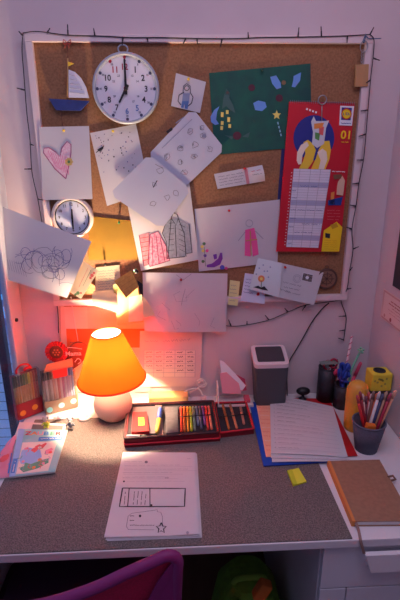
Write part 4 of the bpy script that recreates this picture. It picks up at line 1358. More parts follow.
# ------------------------------------------------------------------ small figurines
def figurine(px, py, h, body, head, label, z):
    p = T(px, py, z)
    t = thing('animal_figurine', p, label, 'figurine')
    m = MB()
    m.sphere(p+Vector((0, 0, h*.34)), h*.22, (1, .9, 1.25), 14, 10)
    for s_ in (-1, 1):
        m.sphere(p+Vector((s_*h*.14, -h*.12, h*.07)), h*.11, (1, 1.5, .65), 10, 6)
        m.tube([p+Vector((s_*h*.16, -.02*h, h*.48)), p+Vector((s_*h*.30, -h*.10, h*.36)), p+Vector((s_*h*.34, -h*.2, h*.33))], [h*.07, h*.06, h*.055], 8)
    m.tube(spline([p+Vector((0, h*.18, h*.16)), p+Vector((h*.1, h*.34, h*.12)), p+Vector((h*.2, h*.36, h*.28))], 4), h*.04, 6)
    m.build('body', body, t)
    m = MB()
    m.sphere(p+Vector((0, -.03*h, h*.76)), h*.19, (1.05, 1, .95), 14, 10)
    m.sphere(p+Vector((0, -h*.2, h*.71)), h*.09, (1, 1, .8), 10, 6)
    m.cur = 1
    m.sphere(p+Vector((0, -h*.29, h*.73)), h*.03, n=8, m=5)
    for s_ in (-1, 1):
        m.sphere(p+Vector((s_*h*.08, -h*.19, h*.82)), h*.025, n=8, m=5)
    hd = m.build('head', [head, M_BLACK], t)
    for s_ in (-1, 1):
        m = MB(); m.sphere(p+Vector((s_*h*.2, 0, h*.93)), h*.10, (1, .4, 1.1), 12, 8); m.build('ear', head, t)
figurine(46.5, 427, .036, mat('lime_figure', (214, 216, 60), .6), mat('grey_cream_figure', (196, 190, 176), .7), 'small animal figurine in lime yellow with a pale head before the pencil packs', Z0+.009)
figurine(71, 428, .040, mat('grey_figure', (136, 136, 146), .7), mat('pale_grey_figure', (188, 186, 190), .7), 'small grey animal figurine at the top right of the magazine', Z0+.0035)
p = T(84.5, 419, Z0)
m = MB(); m.lathe([(.018, 0), (.020, .004), (.018, .008), (.012, .0095), (.011, .006), (.002, .006)], p, 24, cap0=True, cap1=True)
tag(m.build('plastic_disc', mat('white_plastic', (230, 224, 220), .4)), 'small round white plastic disc beside the lamp base', 'disc')
m = MB()
a_, b_ = T(54, 420, Z0+.009), T(64, 417, Z0+.009)
m.tube([a_+Vector((0, 0, .006)), b_+Vector((0, 0, .006))], .006, 10); m.cur = 1
m.tube([a_.lerp(b_, .3)+Vector((0, 0, .006)), a_.lerp(b_, .6)+Vector((0, 0, .006))], .0063, 10)
tag(m.build('eraser', [mat('pale_grey_rubber', (206, 204, 206), .7), pa['rose']]), 'small pale rounded eraser between the two animal figurines', 'eraser')

# ------------------------------------------------------------------ worksheets in front
ST = 'stacked worksheets on the felt mat'
lay = [([(124, 453), (197, 453.5), (202, 537.5), (107, 541)], 'bottom worksheet of the stack on the mat, showing below the others'),
       ([(123.5, 452.5), (196, 453), (201, 536.5), (105.5, 540)], 'second worksheet up in the stack, its lower edge peeking out'),
       ([(123, 452), (195.5, 452.5), (200, 536), (106, 538.5)], 'worksheet directly under the boxed top sheet of the stack')]
for k, (px, lab) in enumerate(lay):
    s = dsheet(px, Z0+.0012+.0014*k, n=(4, 6)).base(M_PAPER)
    s.build('worksheet', lab, 'worksheet', ST)
q = [(123, 452), (195, 453), (199, 535), (104, 538)]
s = dsheet(q, Z0+.0054, n=(10, 12), bend=lambda u, v: .004*max(0, v-.8)/.2*(1-u)*.4+.003*max(0, u+v-1.7)/.3).base(M_PAPER)
random.seed(4)
s.disc((146, 464.5), 1.6, M_GREY_INK); s.hand((187, 460), (191, 460), .6, .001, M_SOFT_INK, step=.8)
for k, (a, b) in enumerate((((124, 464), (142, 464)), ((124, 468.5), (180, 468)), ((123, 473), (188, 472.5)), ((122, 477), (172, 476.5)), ((121.5, 482), (168, 481.5)))):
    s.hand(a, b, .45, .0010, M_SOFT_INK)
    s.stroke([(a[0], a[1]+1.8), (b[0]+14-k, b[1]+1.8)], .0005, M_SOFT_INK)
s.disc((123, 486.5), 1, M_INK); s.hand((126, 486.5), (186, 486), .3, .0006, M_SOFT_INK); s.hand((165, 482.5), (168, 482.5), .6, .0014, M_GREY_INK, step=.7)
s.up(); s.stroke([(121.5, 493.5), (185.3, 493.5), (184.5, 511), (118.5, 511.5)], .0026, M_INK, closed=True)
s.stroke([(128.3, 493.5), (126.8, 511.3)], .0018, M_INK); s.stroke([(149.3, 493.5), (149.5, 511.3)], .0018, M_INK)
for k in range(5):
    x = 124.2 if k == 0 else 129.5+k*3.9
    s.hand((x-1, 510), (x+.3, 496+random.uniform(0, 3)), .6, .0011, M_INK, step=1.0)
s.disc((151, 510), 1, M_INK)
s.stroke([(131, 517.5), (155, 514.5), (156.5, 513.6), (157, 516), (160.5, 516.5), (162, 520), (162.5, 529)], .0009, M_GREY_INK)
s.stroke([(131, 517.5), (127.5, 520), (126, 529), (128, 531.5), (154, 531.5)], .0009, M_GREY_INK)
for k in range(3):
    s.hand((129.5, 519.8+k*4), (133.5 if k < 2 else 154, 519.8+k*4), .5, .0014 if k < 2 else .0011, M_INK, step=.8)
s.disc((139.5, 519.8), 1.2, M_INK)
s.stroke([(161+5.2*(1 if k % 2 == 0 else .48)*math.sin(k*PI/5), 530-4.6*(1 if k % 2 == 0 else .48)*math.cos(k*PI/5)) for k in range(10)], .0022, M_INK, closed=True)
s.disc((187.5, 534), 1.4, M_SOFT_INK)
s.build('worksheet', 'top worksheet of the stack, printed with a long boxed table and a star', 'worksheet', ST)

# ------------------------------------------------------------------ folders and sheets at right
def folder(px, z, th, m_, label):
    q = [T(*p, z) for p in px]
    t = MB(); t.hexa(q, [p+Vector((0, 0, th)) for p in q])
    return tag(t.build('folder', m_), label, 'folder')
folder([(287, 398.5), (329, 399), (357.5, 456), (300, 459)], Z0+.0002, .002, mat('red_card', (190, 20, 34), .5), 'red card folder peeking out under the right side of the papers')
folder([(249, 402.5), (300, 402.5), (327, 462.5), (263.5, 466.5)], Z0+.0024, .0025, mat('blue_card', (24, 74, 176), .45), 'blue card folder under the left side of the papers')
s = dsheet([(255.5, 400.5), (290, 402), (300, 455), (266, 457)], Z0+.0064, n=(3, 4)).base(mat('orange_sheet', (236, 176, 144), .8))
random.seed(2)
for k in range(12):
    s.hand((257.5+k*.85, 405+k*4.2), (272+k*.85, 405.5+k*4.2), .8, .0011, pa['red'] if k % 3 else pa['cream'])
s.build('orange_leaflet', 'orange printed leaflet showing left of the lined white sheets', 'leaflet')
PG = 'white sheets on the folders at right'
for k, (px, lab) in enumerate((([(272, 398), (333, 408), (347, 461.5), (272, 462)], 'lowest white sheet of the pile on the blue and red folders'),
                              ([(271, 396), (333, 407), (346, 460), (271, 458)], 'middle white sheet of the pile on the folders'))):
    s = dsheet(px, Z0+.0085+.0018*k, n=(6, 6), bend=lambda u, v: .0015*math.sin(PI*u)).base(M_PAPER)
    s.build('sheet', lab, 'sheet', PG)
s = dsheet([(270, 394.5), (333, 406.5), (348, 457.5), (271, 453.5)], Z0+.0124, n=(8, 8), bend=lambda u, v: .003*math.sin(PI*u)).base(M_PAPER)
for k in range(13):
    u = .05+k*.072
    s.disc((.06, u), .0014, M_INK, px=False, n=6)
    s.hand((.10, u), (.35+.55*random.random()*(1 if k < 9 else .2), u), .007, .0011 if k in (1, 2, 6) else .0009, M_INK if k < 7 else M_GREY_INK, px=False, step=.02)
    s.stroke([(.05, u+.022), (.93, u+.022)], .0006, M_SOFT_INK, px=False)
s.build('sheet', 'top lined white sheet with handwriting in the pile at right', 'sheet', PG)

# ------------------------------------------------------------------ sticky notes
q = [T(*p, Z0) for p in ((287, 472), (298.5, 469), (306.5, 482.5), (293, 486.5))]
t = thing('sticky_notes', (q[0]+q[2])/2, 'small pad of bright yellow sticky notes on the felt mat', 'sticky notes')
m = MB(); m.hexa(q, [p+Vector((0, 0, .004)) for p in q]); m.build('pad', mat('acid_yellow_paper', (222, 226, 60), .7), t)
q2 = [q[0]+Vector((0, 0, .0043)), q[0].lerp(q[1], .42)+Vector((0, 0, .0043)), q[3].lerp(q[2], .30)+Vector((0, 0, .0043)), q[3]+Vector((0, 0, .0043))]
m = MB(); m.hexa(q2, [p+Vector((0, 0, .0012)) for p in q2]); m.build('narrow_pad', mat('lime_paper', (190, 206, 40), .7), t)

# ------------------------------------------------------------------ notebook
zb = DESK+.0005
th = .015
px = [(327.5, 461), (379.5, 459.5), (414, 521), (352.5, 521.5)]
q = [T(*p, zb+th) for p in px]
nb = thing('notebook', Vector(((q[0].x+q[2].x)/2, (q[0].y+q[2].y)/2, zb)), 'brown kraft notebook with orange spine and ribbon on the white desk', 'notebook')
def flat(pp, z): return [Vector((p.x, p.y, z)) for p in pp]
cv = mat('kraft_cover', (158, 118, 92), .7, noise=.15, scale=90)
m = MB(); m.hexa(flat(q, zb), flat(q, zb+.0015)); m.hexa(flat(q, zb+th-.0015), flat(q, zb+th)); m.build('cover', cv, nb)
ins = [q[0].lerp(q[1], .02).lerp(q[3], .01), q[1].lerp(q[0], .02).lerp(q[2], .01), q[2].lerp(q[3], .02).lerp(q[1], .012), q[3].lerp(q[2], .02).lerp(q[0], .012)]
m = MB(); m.hexa(flat(ins, zb+.0016), flat(ins, zb+th-.0016)); m.build('pages', mat('notebook_pages', (232, 230, 226), .8), nb)
sp_ = [q[0]+Vector((0, 0, .0004)), q[0].lerp(q[1], .055)+Vector((0, 0, .0004)), q[3].lerp(q[2], .05)+Vector((0, 0, .0004)), q[3]+Vector((0, 0, .0004))]
m = MB(); m.hexa(flat([p+(q[0]-q[1]).normalized()*.0012 for p in sp_], zb), flat(sp_, zb+th+.0006)); m.build('spine', mat('orange_spine', (214, 132, 66), .7), nb)
rb = q[3].lerp(q[2], .06)
rdir = Vector((.0, -1, 0))
e_ = on(364, 553.5, 1, YF-.004)
pts = [rb+Vector((0, .004, -.004)), rb+Vector((0, -.004, -.006)), Vector((T(358.5, 531).x, T(358.5, 531).y, DESK+.0015)), Vector((T(361.2, 541).x, YF+.004, DESK+.0015)), Vector((T(361.5, 542).x, YF-.003, DESK-.004)), Vector((e_.x, YF-.005, e_.z))]
pts = spline(pts, 4)
m = MB()
vs = []
for p in pts: vs += [p+Vector((-.0035, 0, 0)), p+Vector((.0035, 0, 0))]
fs = [(2*k, 2*k+1, 2*k+3, 2*k+2) for k in range(len(pts)-1)]
m.add(vs+[v+Vector((0, -.0006, .0006)) for v in vs], fs+[tuple(len(vs)+i for i in reversed(f)) for f in fs])
m.build('ribbon', mat('taupe_ribbon', (150, 120, 112), .8), nb)
lp = q[1].lerp(q[2], .32)
m = MB(); m.tube([lp+Vector((-.004, 0, 0)), lp+Vector((.012, .004, 0)), lp+Vector((.014, -.008, -.002)), lp+Vector((0, -.014, -.001))], .003, 8); m.build('pen_loop', mat('brown_elastic', (120, 84, 70), .8), nb)

# ------------------------------------------------------------------ open pencil case
pc_ = thing('pencil_case', T(185, 436, Z0), 'open zip pencil case with red edges lying on the felt mat', 'pencil case')
M_LIN = mat('charcoal_lining', (52, 46, 54), .9, noise=.2, scale=120)
M_CASE = mat('dark_red_case', (120, 20, 34), .7)
M_ZIP = mat('red_zip_edge', (196, 26, 48), .6)
def tray(px, z, th, parent, name, wall=.006):
    q = [T(*p, z+th) for p in px]
    b = flat(q, z)
    m = MB()
    c0 = (q[0]+q[2])/2
    inn = [p+(Vector((c0.x, c0.y, p.z))-p).normalized()*wall*1.4 for p in q]
    rec = flat(inn, z+th*.45)
    m.add(b+q+inn+rec, [(3, 2, 1, 0), (0, 1, 5, 4), (1, 2, 6, 5), (2, 3, 7, 6), (3, 0, 4, 7), (4, 5, 9, 8), (5, 6, 10, 9), (6, 7, 11, 10), (7, 4, 8, 11)])
    m.cur = 1
    m.add(inn+rec, [(0, 1, 5, 4), (1, 2, 6, 5), (2, 3, 7, 6), (3, 0, 4, 7), (4, 5, 6, 7)])
    o = m.build(name, [M_CASE, M_LIN], parent)
    def rounded(c4, r):
        out = []
        for i in range(4):
            p, a, b2 = c4[i], c4[i-1], c4[(i+1) % 4]
            da = (a-p).normalized()*r; db = (b2-p).normalized()*r
            out += [p+da, p+da*.3+db*.3*0+(da+db)*.02, p+(da+db)*.12, p+db]
        return out
    zp = MB(); zp.tube(rounded([p+Vector((0, 0, .001)) for p in q], .012), .0032, 8, True)
    zp.build('zip_edge', mat('dark_zip', (62, 18, 30), .6) if name == 'pen_tray' else M_ZIP, o)
    return o, q
# lower closed layer
lo, _ = tray([(128, 412), (213, 409), (220, 438.5), (124.5, 445)], Z0, .010, pc_, 'lower_half')
zL = Z0+.0125
lf, qL = tray([(128, 404.5), (213.5, 401), (219.5, 432.5), (124, 439)], zL, .016, pc_, 'pen_tray')
rf_, qR = tray([(214.5, 403), (246, 402), (254, 429), (220, 433)], Z0, .018, pc_, 'side_flap')
zt1 = zL+.016*.45
def onL(px, py, h=.0): return T(px, py, zt1+.003+h)
# pockets
def pad(pxs, z, th, m_, name, parent, bev=0):
    q = [T(*p, z+th) for p in pxs]
    m = MB(); m.hexa(flat(q, z), q)
    return m.build(name, m_, parent)
pad([(133, 407), (158, 406), (159, 433), (131, 435)], zt1+.0005, .004, mat('grey_mesh_pocket', (104, 92, 98), .9), 'mesh_pocket', pc_)
pad([(165, 407), (177.5, 406.5), (178.5, 432), (166, 433.5)], zt1+.0005, .009, mat('grey_pocket', (92, 86, 92), .9, noise=.2, scale=80), 'pocket', pc_)
pad([(155, 404), (162, 404), (163, 434.5), (157, 435)], zt1+.0005, .003, mat('taupe_divider', (150, 116, 108), .9), 'divider', pc_)
m = MB(); a_, b_ = T(178.5, 416.8, zt1+.010), T(213.5, 414.5, zt1+.010)
m.tube([a_, b_], .0017, 6); a2, b2 = T(216, 417, Z0+.020), T(247, 414, Z0+.020); m.tube([a2, b2], .0017, 6)
m.build('elastic_band', M_BLACK, pc_)
# red pouch
q = [T(*p, zt1+.016) for p in ((133, 412), (146.5, 411.5), (149, 431), (131.5, 432))]
rp = thing('coin_pouch', flat([(q[0]+q[2])/2], zt1+.004)[0], 'small red pouch with a yellow square lying in the pencil case', 'pouch')
m = MB(); m.hexa(flat(q, zt1+.0048), q); m.build('pouch_body', mat('red_fabric', (176, 30, 34), .8), rp)
qb = [T(*p, zt1+.0166) for p in ((138.2, 417.5), (144, 417.2), (144.6, 425), (138.4, 425.5))]
m = MB(); m.hexa(flat(qb, zt1+.0161), qb); m.cur = 1
c_ = (qb[0]+qb[2])/2+Vector((0, 0, .0004)); m.add([c_+Vector((.0035*math.cos(2*PI*k/10), .0045*math.sin(2*PI*k/10), 0)) for k in range(10)], [list(range(10))], False)
m.build('yellow_patch', [M_YEL, mat('amber_print', (206, 160, 30), .6)], rp)
# glue pen
g = thing('correction_pen', T(157, 432, zt1+.012), 'short yellow pen with a blue cap lying across the pencil case divider', 'pen')
p0, p1 = T(157, 433, zt1+.012), T(160.5, 408, zt1+.012)
m = MB(); m.tube([p0, p0.lerp(p1, .1), p0.lerp(p1, .55)], [.004, .0075, .0075], 10); m.build('barrel', mat('mustard_barrel', (206, 170, 70), .4), g)
m = MB(); m.tube([p0.lerp(p1, .53), p0.lerp(p1, .92), p1], [.0078, .0078, .005], 10); m.build('cap', mat('blue_cap', (50, 84, 170), .4), g)
m = MB(); m.tube([p0.lerp(p1, .58)+Vector((.009, 0, 0)), p0.lerp(p1, .85)+Vector((.009, 0, .001))], .0018, 6); m.build('clip', M_BLACK, g)
# white pen at the front
felt_pen(T(126.5, 436, zt1+.011), T(147, 436, zt1+.011), .0042, mat('ivory_barrel', (216, 206, 206), .4), M_BLACK, 'pen', 'ivory pen with a dark cap along the front edge of the pencil case', 'pen', None)
cl3 = [('red orange', (226, 74, 40)), ('orange', (240, 124, 44)), ('amber', (240, 160, 50)), ('lime', (186, 206, 50)), ('grey green', (110, 130, 120)), ('steel blue', (96, 116, 150)), ('slate', (84, 84, 110)), ('violet', (126, 60, 130)), ('red', (196, 52, 64)), ('salmon', (220, 128, 104))]
for k, (n, c) in enumerate(cl3):
    x0, x1 = 181.5+k*3.35, 181.0+k*3.05
    y0 = 431.3-.28*k; y1 = 407.0-.12*k
    if n in ('steel blue', 'slate', 'violet'): y0 -= 5 if n != 'slate' else 1
    p0, p1 = T(x0, y0, zt1+.005), T(x1, y1, zt1+.005)
    pencil(p0, p1, .0042, col(n, c), mat(n.replace(' ', '_')+'_end', tuple(min(255, int(x*1.08+10)) for x in c), .5), 'coloured_pencil', '%s pencil from the left held by the elastic of the pencil case, %s' % (ORD[k], n), 'pencil', 'pencils under the elastic', .9)
for k, (xa, ya, xb, yb_, n, c) in enumerate(((222.5, 403.5, 229, 429, 'copper', (196, 120, 64)), (229.5, 402.5, 237, 428.5, 'tan', (190, 140, 104)), (240.5, 407, 244, 424, 'pale rose', (200, 140, 120)))):
    p0, p1 = T(xb, yb_, Z0+.013), T(xa, ya, Z0+.013)
    felt_pen(p0, p1, .0044, col(n, c), mat(n.replace(' ', '_')+'_cap', tuple(int(x*.8) for x in c), .35), 'pen', '%s %s pen from the left in the dark side flap of the pencil case' % (ORD[k], n), 'pen', 'pens in the side flap')
# wire loop behind
m = MB()
w0, w1, w2, w3 = T(163.5, 405, DESK+.004), T(162, 397.5, DESK+.012), T(176, 396.5, DESK+.012), T(178.5, 404, DESK+.004)
m.tube(spline([w0, w1, w2, w3], 5), .0013, 6); w4, w5 = T(165, 403, DESK+.004), T(176, 402.5, DESK+.004)
m.tube([w0, w4, w5, w3], .0011, 6)
tag(m.build('wire_frame', M_DARKWIRE), 'thin dark wire frame lying behind the pencil case', 'wire frame')

# ------------------------------------------------------------------ beige box and white cable
bx0, bx1 = W(149, 392, .02), W(188, 392, .02)
m = MB(); m.box((bx0.x, -.060, DESK+.0005), (bx1.x, -.012, DESK+.034), bev=.005)
tag(m.build('wooden_box', mat('light_wood', (226, 186, 120), .6, noise=.15, scale=20, stretch=(.2, 1, 1))), 'low pale wooden box on the desk behind the pencil case', 'box')
m = MB()
cz = DESK+.004
pts = [Vector((bx0.x+.05, -.078, cz)), T(176, 398, DESK+.012), T(186, 391, DESK+.036), T(195, 388.5, DESK+.040), T(200, 390, DESK+.034), T(203, 396, DESK+.012)]
m.tube(spline(pts, 6), .0026, 8)
wc = thing('charging_cable', T(190, 402, DESK), 'white charging cable with plug arching beside the wooden box', 'cable')
m.build('cord', mat('white_cable', (228, 220, 216), .5), wc)
a_ = T(203.5, 398, DESK+.008)
m = MB(); m.box((a_.x-.010, a_.y-.009, DESK+.0005), (a_.x+.010, a_.y+.009, DESK+.016), bev=.003); m.build('plug', mat('grey_plug', (190, 186, 190), .4), wc)
m = MB(); cs = W(201.5, 382, .012)
pts = []
for k in range(50):
    t = k/49*4*PI; r_ = .007+.013*k/49
    pts.append(cs+Vector((r_*math.cos(t), -.004*math.sin(k*.3)-.004, r_*math.sin(t))))
pts += [W(190, 392, .0085+.006), Vector((W(188, 396, .02).x+.012, -.018, DESK+.004))]
m.tube(pts, .0022, 7)
m.build('coil', mat('white_cable', (228, 220, 216), .5), wc)

# ------------------------------------------------------------------ memo box
mb0 = T(235, 399, DESK)
mc = thing('memo_box', (mb0.x, -.075, DESK), 'white paper holder with pink and red slips beside the small bin', 'memo box')
xa, xb = W(217.5, 385, .075).x, W(252, 385, .05).x
ya, yb2 = -.100, -.035
m = MB(); m.box((xa, ya, DESK+.0005), (xb, yb2, DESK+.018), bev=.002)
m.hexa([(xa, ya, DESK+.018), (xa+.004, ya, DESK+.018), (xa+.004, yb2, DESK+.018), (xa, yb2, DESK+.018)], [(xa, ya+.02, DESK+.075), (xa+.004, ya+.02, DESK+.075), (xa+.004, yb2, DESK+.082), (xa, yb2, DESK+.082)])
m.build('holder', mat('white_holder', (224, 214, 212), .5), mc)
def slip(pxs, y, m_, label):
    pts = [on(x, y_, 1, -y) for x, y_ in pxs]
    for k, p in enumerate(pts):
        p.y += .5*max(0, p.z-(DESK+.02))       # leaning back against the holder
        p.z = max(p.z, DESK+.0188)
    m = MB(); m.prism(pts, (0, .0012, 0))
    tag(m.build('paper_slip', m_), label, 'slip')
slip([(221.5, 369), (226, 370.5), (238, 381), (247, 389.5), (243, 393.5), (232, 391), (223, 384)], .094, mat('white_slip', (236, 222, 224), .7), 'topmost white slip leaning in the white paper holder')
slip([(222, 374), (232, 378), (246.5, 384), (247.5, 393), (236, 395), (224, 390)], .090, mat('crimson_slip', (190, 50, 84), .7), 'crimson slip behind the white one in the paper holder')
slip([(221, 380), (228, 379), (240, 388), (242, 396), (223, 396)], .098, mat('rose_slip', (226, 150, 160), .7), 'lowest rose pink slip in the paper holder')
m = MB(); m.box((xb-.030, -.088, DESK+.0185), (xb-.010, -.050, DESK+.030), bev=.002)
tag(m.build('pink_block', mat('pink_eraser', (214, 90, 110), .7)), 'small pink block on the right of the paper holder', 'eraser')

# ------------------------------------------------------------------ small bin
def on_y(px, py, y): return on(px, py, 1, y)
YB0, YB1 = -.105, -.012
xl_, xr_ = on_y(254.5, 372, YB0).x, on_y(289, 372, YB0).x
xlb, xrb = on_y(257.5, 398, YB0).x, on_y(287, 398, YB0).x
zf = on_y(272, 366, YB0).z
zbk = on_y(270, 345, YB1-.01).z
bn = thing('waste_bin', ((xl_+xr_)/2, -.058, DESK), 'small grey desktop waste bin with pale lid frame and dark flap', 'bin')
z1 = max(DESK+.12, zf-.008)
m = MB()
def rrect(x0, x1, y0, y1, z, r, n=4):
    out = []
    for (cx, cy, a0) in ((x1-r, y1-r, 0), (x0+r, y1-r, 90), (x0+r, y0+r, 180), (x1-r, y0+r, 270)):
        for k in range(n+1):
            a = math.radians(a0+90*k/n); out.append(Vector((cx+r*math.cos(a), cy+r*math.sin(a), z)))
    return out
def loft(mb, rings, cap0=True, cap1=True):
    n = len(rings[0]); vs = [p for r in rings for p in r]
    fs = [(i*n+k, i*n+(k+1) % n, (i+1)*n+(k+1) % n, (i+1)*n+k) for i in range(len(rings)-1) for k in range(n)]
    if cap0: fs.append(list(range(n))[::-1])
    if cap1: fs.append([(len(rings)-1)*n+k for k in range(n)])
    mb.add(vs, fs)
loft(m, [rrect(xlb, xrb, YB0+.01, YB1-.004, DESK+.0005, .010), [p+Vector((0, 0, .026*(p.y-YB0)/(YB1-YB0))) for p in rrect(xl_, xr_, YB0, YB1, z1, .012)]])
m.build('body', mat('bin_grey', (78, 78, 84), .55), bn)
m = MB()
o0 = rrect(xl_-.001, xr_+.001, YB0-.001, YB1+.001, z1, .013)
o1 = rrect(xl_-.001, xr_+.001, YB0-.001, YB1+.001, z1+.014, .013)
for p in o1: p.z += .030*(p.y-YB0)/(YB1-YB0)
i1 = rrect(xl_+.012, xr_-.012, YB0+.010, YB1-.008, z1+.016, .006)
for p in i1: p.z += .030*(p.y-YB0)/(YB1-YB0)
i0 = rrect(xl_+.012, xr_-.012, YB0+.010, YB1-.008, z1+.009, .006)
for p in o0+i0: p.z += .026*(p.y-YB0)/(YB1-YB0)
loft(m, [o0, o1, i1, i0], True, False)
m.build('lid_frame', mat('bin_pale_lid', (222, 206, 208), .45), bn)
m = MB()
f0 = rrect(xl_+.0128, xr_-.0128, YB0+.0108, YB1-.0088, z1+.010, .006)
for p in f0: p.z += .026*(p.y-YB0)/(YB1-YB0)
f1 = [p+Vector((0, 0, .0052+.004*(p.y-YB0)/(YB1-YB0))) for p in f0]
loft(m, [f0, f1]); m.build('swing_flap', mat('bin_flap', (62, 60, 68), .5), bn)

# ------------------------------------------------------------------ webcam
wp = T(302, 399, DESK)
wt = thing('webcam', (wp.x, -.05, DESK), 'small black webcam on a stub stand beside the small bin', 'webcam')
wc_ = Vector((wp.x, -.05, DESK))
m = MB(); m.lathe([(.018, 0.0005), (.018, .004), (.012, .007), (.006, .012), (.005, .024)], wc_, 18, cap0=True, cap1=True); m.build('stand', M_BLACK, wt)
m = MB(); m.sphere(wc_+Vector((0, 0, .037)), .0205, (1.25, .8, .72), 18, 12); hd = m.build('camera_head', M_BLACK, wt)
m = MB(); m.lathe([(.006, 0), (.006, .003), (.003, .0035)], wc_+Vector((0, -.012, .034)), 14, RY, cap1=True); m.build('lens', mat('lens_glass', (40, 40, 60), .1), hd)

# ------------------------------------------------------------------ pen holders in the corner
def oy(px, py, y): return on(px, py, 1, -y)
M_MESH = mat('dark_mesh_metal', (58, 54, 62), .5, noise=.4, scale=500, metal=.3)
h1c = Vector((oy(326, 385, .055).x, -.055, DESK+.0005))
r1 = (oy(334.5, 385, .055).x-oy(317.5, 385, .055).x)/2
hh1 = oy(326, 367, .055).z-DESK
def holder(c, r0, r1, h, material, label, n=28, rim=None):
    t = thing('pen_holder', c, label, 'pen holder')
    m = MB()
    m.lathe([(r0, 0), (r1, h), (r1-.002, h), (r0-.002, .003), (.001, .003)], c, n, cap0=True)
    m.build('cup', material, t)
    m = MB(); m.lathe([(r1-.003, h-.002), (r1+.0008, h-.002), (r1+.0008, h+.0015), (r1-.003, h+.0015), (r1-.003, h-.002)], c, n); m.build('rim', rim or material, t)
    return t
holder(h1c, r1, r1, hh1, M_MESH, 'dark mesh pen holder nearest the webcam in the corner')
h2c = Vector((oy(342, 395, .095).x, -.098, DESK+.0005))
r2 = .030
hh2 = oy(342, 386, .11).z-DESK
holder(h2c, r2, r2, hh2, M_MESH, 'dark mesh pen holder half hidden by the yellow bottle')
# things in the holders
sc = thing('scissors', h1c+Vector((0, 0, .004)), 'scissors with red loop handles sticking out of the dark holder', 'scissors')
m = MB()
for (dx, dz) in ((-.004, .012), (.016, .018)):
    c_ = h1c+Vector((dx, -.010, hh1+dz))
    m.tube([c_+Vector((.0135*math.cos(2*PI*k/16), 0, .017*math.sin(2*PI*k/16))) for k in range(16)], .0036, 8, True)
m.build('handle', mat('crimson_plastic', (172, 30, 60), .4), sc)
m = MB(); m.tube([h1c+Vector((.006, -.010, hh1+.004)), h1c+Vector((.004, 0, .01))], [.004, .0025], 6); m.build('blade', M_STEEL, sc)
# set square lying across
a_ = [oy(319, 361.5, .075), oy(338, 359, .06), oy(339, 363.5, .07), oy(322, 365, .085)]
m = MB(); m.hexa([p-Vector((0, 0, .0015)) for p in a_], a_)
m.tube([a_[0].lerp(a_[2], .5), h1c+Vector((-.006, .004, .01))], .0022, 6)
tag(m.build('drawing_template', mat('grey_green_plastic', (120, 128, 122), .3)), 'flat grey green drawing tool standing in the dark holder', 'drawing tool')
felt_pen(h1c+Vector((.012, .008, .004)), oy(339, 369, .06)+Vector((0, 0, .0)), .0055, mat('orange_marker', (236, 120, 50), .4), mat('orange_marker', (236, 120, 50), .4), 'marker', 'orange marker leaning between the two dark pen holders', 'marker', None)
m = MB(); c_ = oy(335.5, 372, .078); m.sphere(c_, .011, (1, 1, 1.1), 14, 9)
m.tube([c_, h1c+Vector((.006, -.012, .02))], .003, 6)
tag(m.build('lollipop', mat('pink_red_candy', (220, 50, 90), .3)), 'round pink red topped stick in the dark holder', 'stick')
# blue tangle: twisted craft object
m = MB()
random.seed(8)
for j in range(4):
    pts = [h2c+Vector((.004*j-.006, 0, .01))]
    pts.append(oy(343, 384, .10))
    for k in range(6):
        pts.append(oy(344+random.uniform(-5.5, 5.5), 373+random.uniform(-10, 13), .10+random.uniform(-.012, .016)))
    m.tube(spline(pts, 4), .0052, 8)
tag(m.build('craft_figure', mat('royal_blue_foam', (40, 70, 170), .6)), 'twisted bright blue craft wire figure in the corner holder', 'craft figure')
# pink twisted straw
m = MB(); p0, p1 = h2c+Vector((-.006, .008, .006)), oy(352, 336, .05)
m.tube([p0, p1], .0042, 8)
ax_ = (p1-p0).normalized(); e1 = ax_.orthogonal().normalized(); e2 = ax_.cross(e1); m.cur = 1
m.tube([p0.lerp(p1, .5+.5*k/40)+(e1*math.cos(k*.9)+e2*math.sin(k*.9))*.0042 for k in range(41)], .0016, 5)
tag(m.build('striped_straw', [mat('pale_pink_straw', (232, 190, 196), .5), mat('rose_stripe', (206, 90, 120), .5)]), 'pink and white striped straw rising from the corner holder', 'straw')
m = MB(); p0, p1 = h2c+Vector((.010, .012, .006)), oy(361, 362, .06)
felt_pen(p0, p1, .006, mat('pink_marker', (226, 80, 120), .4), mat('pink_marker', (226, 80, 120), .4), 'marker', 'pink marker standing behind the yellow bottle', 'marker', None)
# green pencil with a shaped top
gp_ = thing('novelty_pencil', h2c+Vector((.012, -.01, .004)), 'mint green novelty pencil with a flower shaped top', 'pencil')
m = MB(); m.tube(spline([h2c+Vector((.010, -.008, .006)), oy(350.5, 374, .10), oy(354, 364, .095), oy(360, 352, .09)], 5), [.0042]*16, 8); m.build('stem', mat('mint_green', (120, 190, 160), .5), gp_)
c_ = oy(361, 350.5, .092); m = MB()
m.sphere(c_, .006, (1, 1, .8), 12, 8)
for k in range(5):
    t = 2*PI*k/5+.3; m.sphere(c_+Vector((.0085*math.cos(t), .003*math.sin(t), .0075*math.sin(t))), .0045, n=10, m=7)
m.build('flower_top', MATS['mint_green'], gp_)

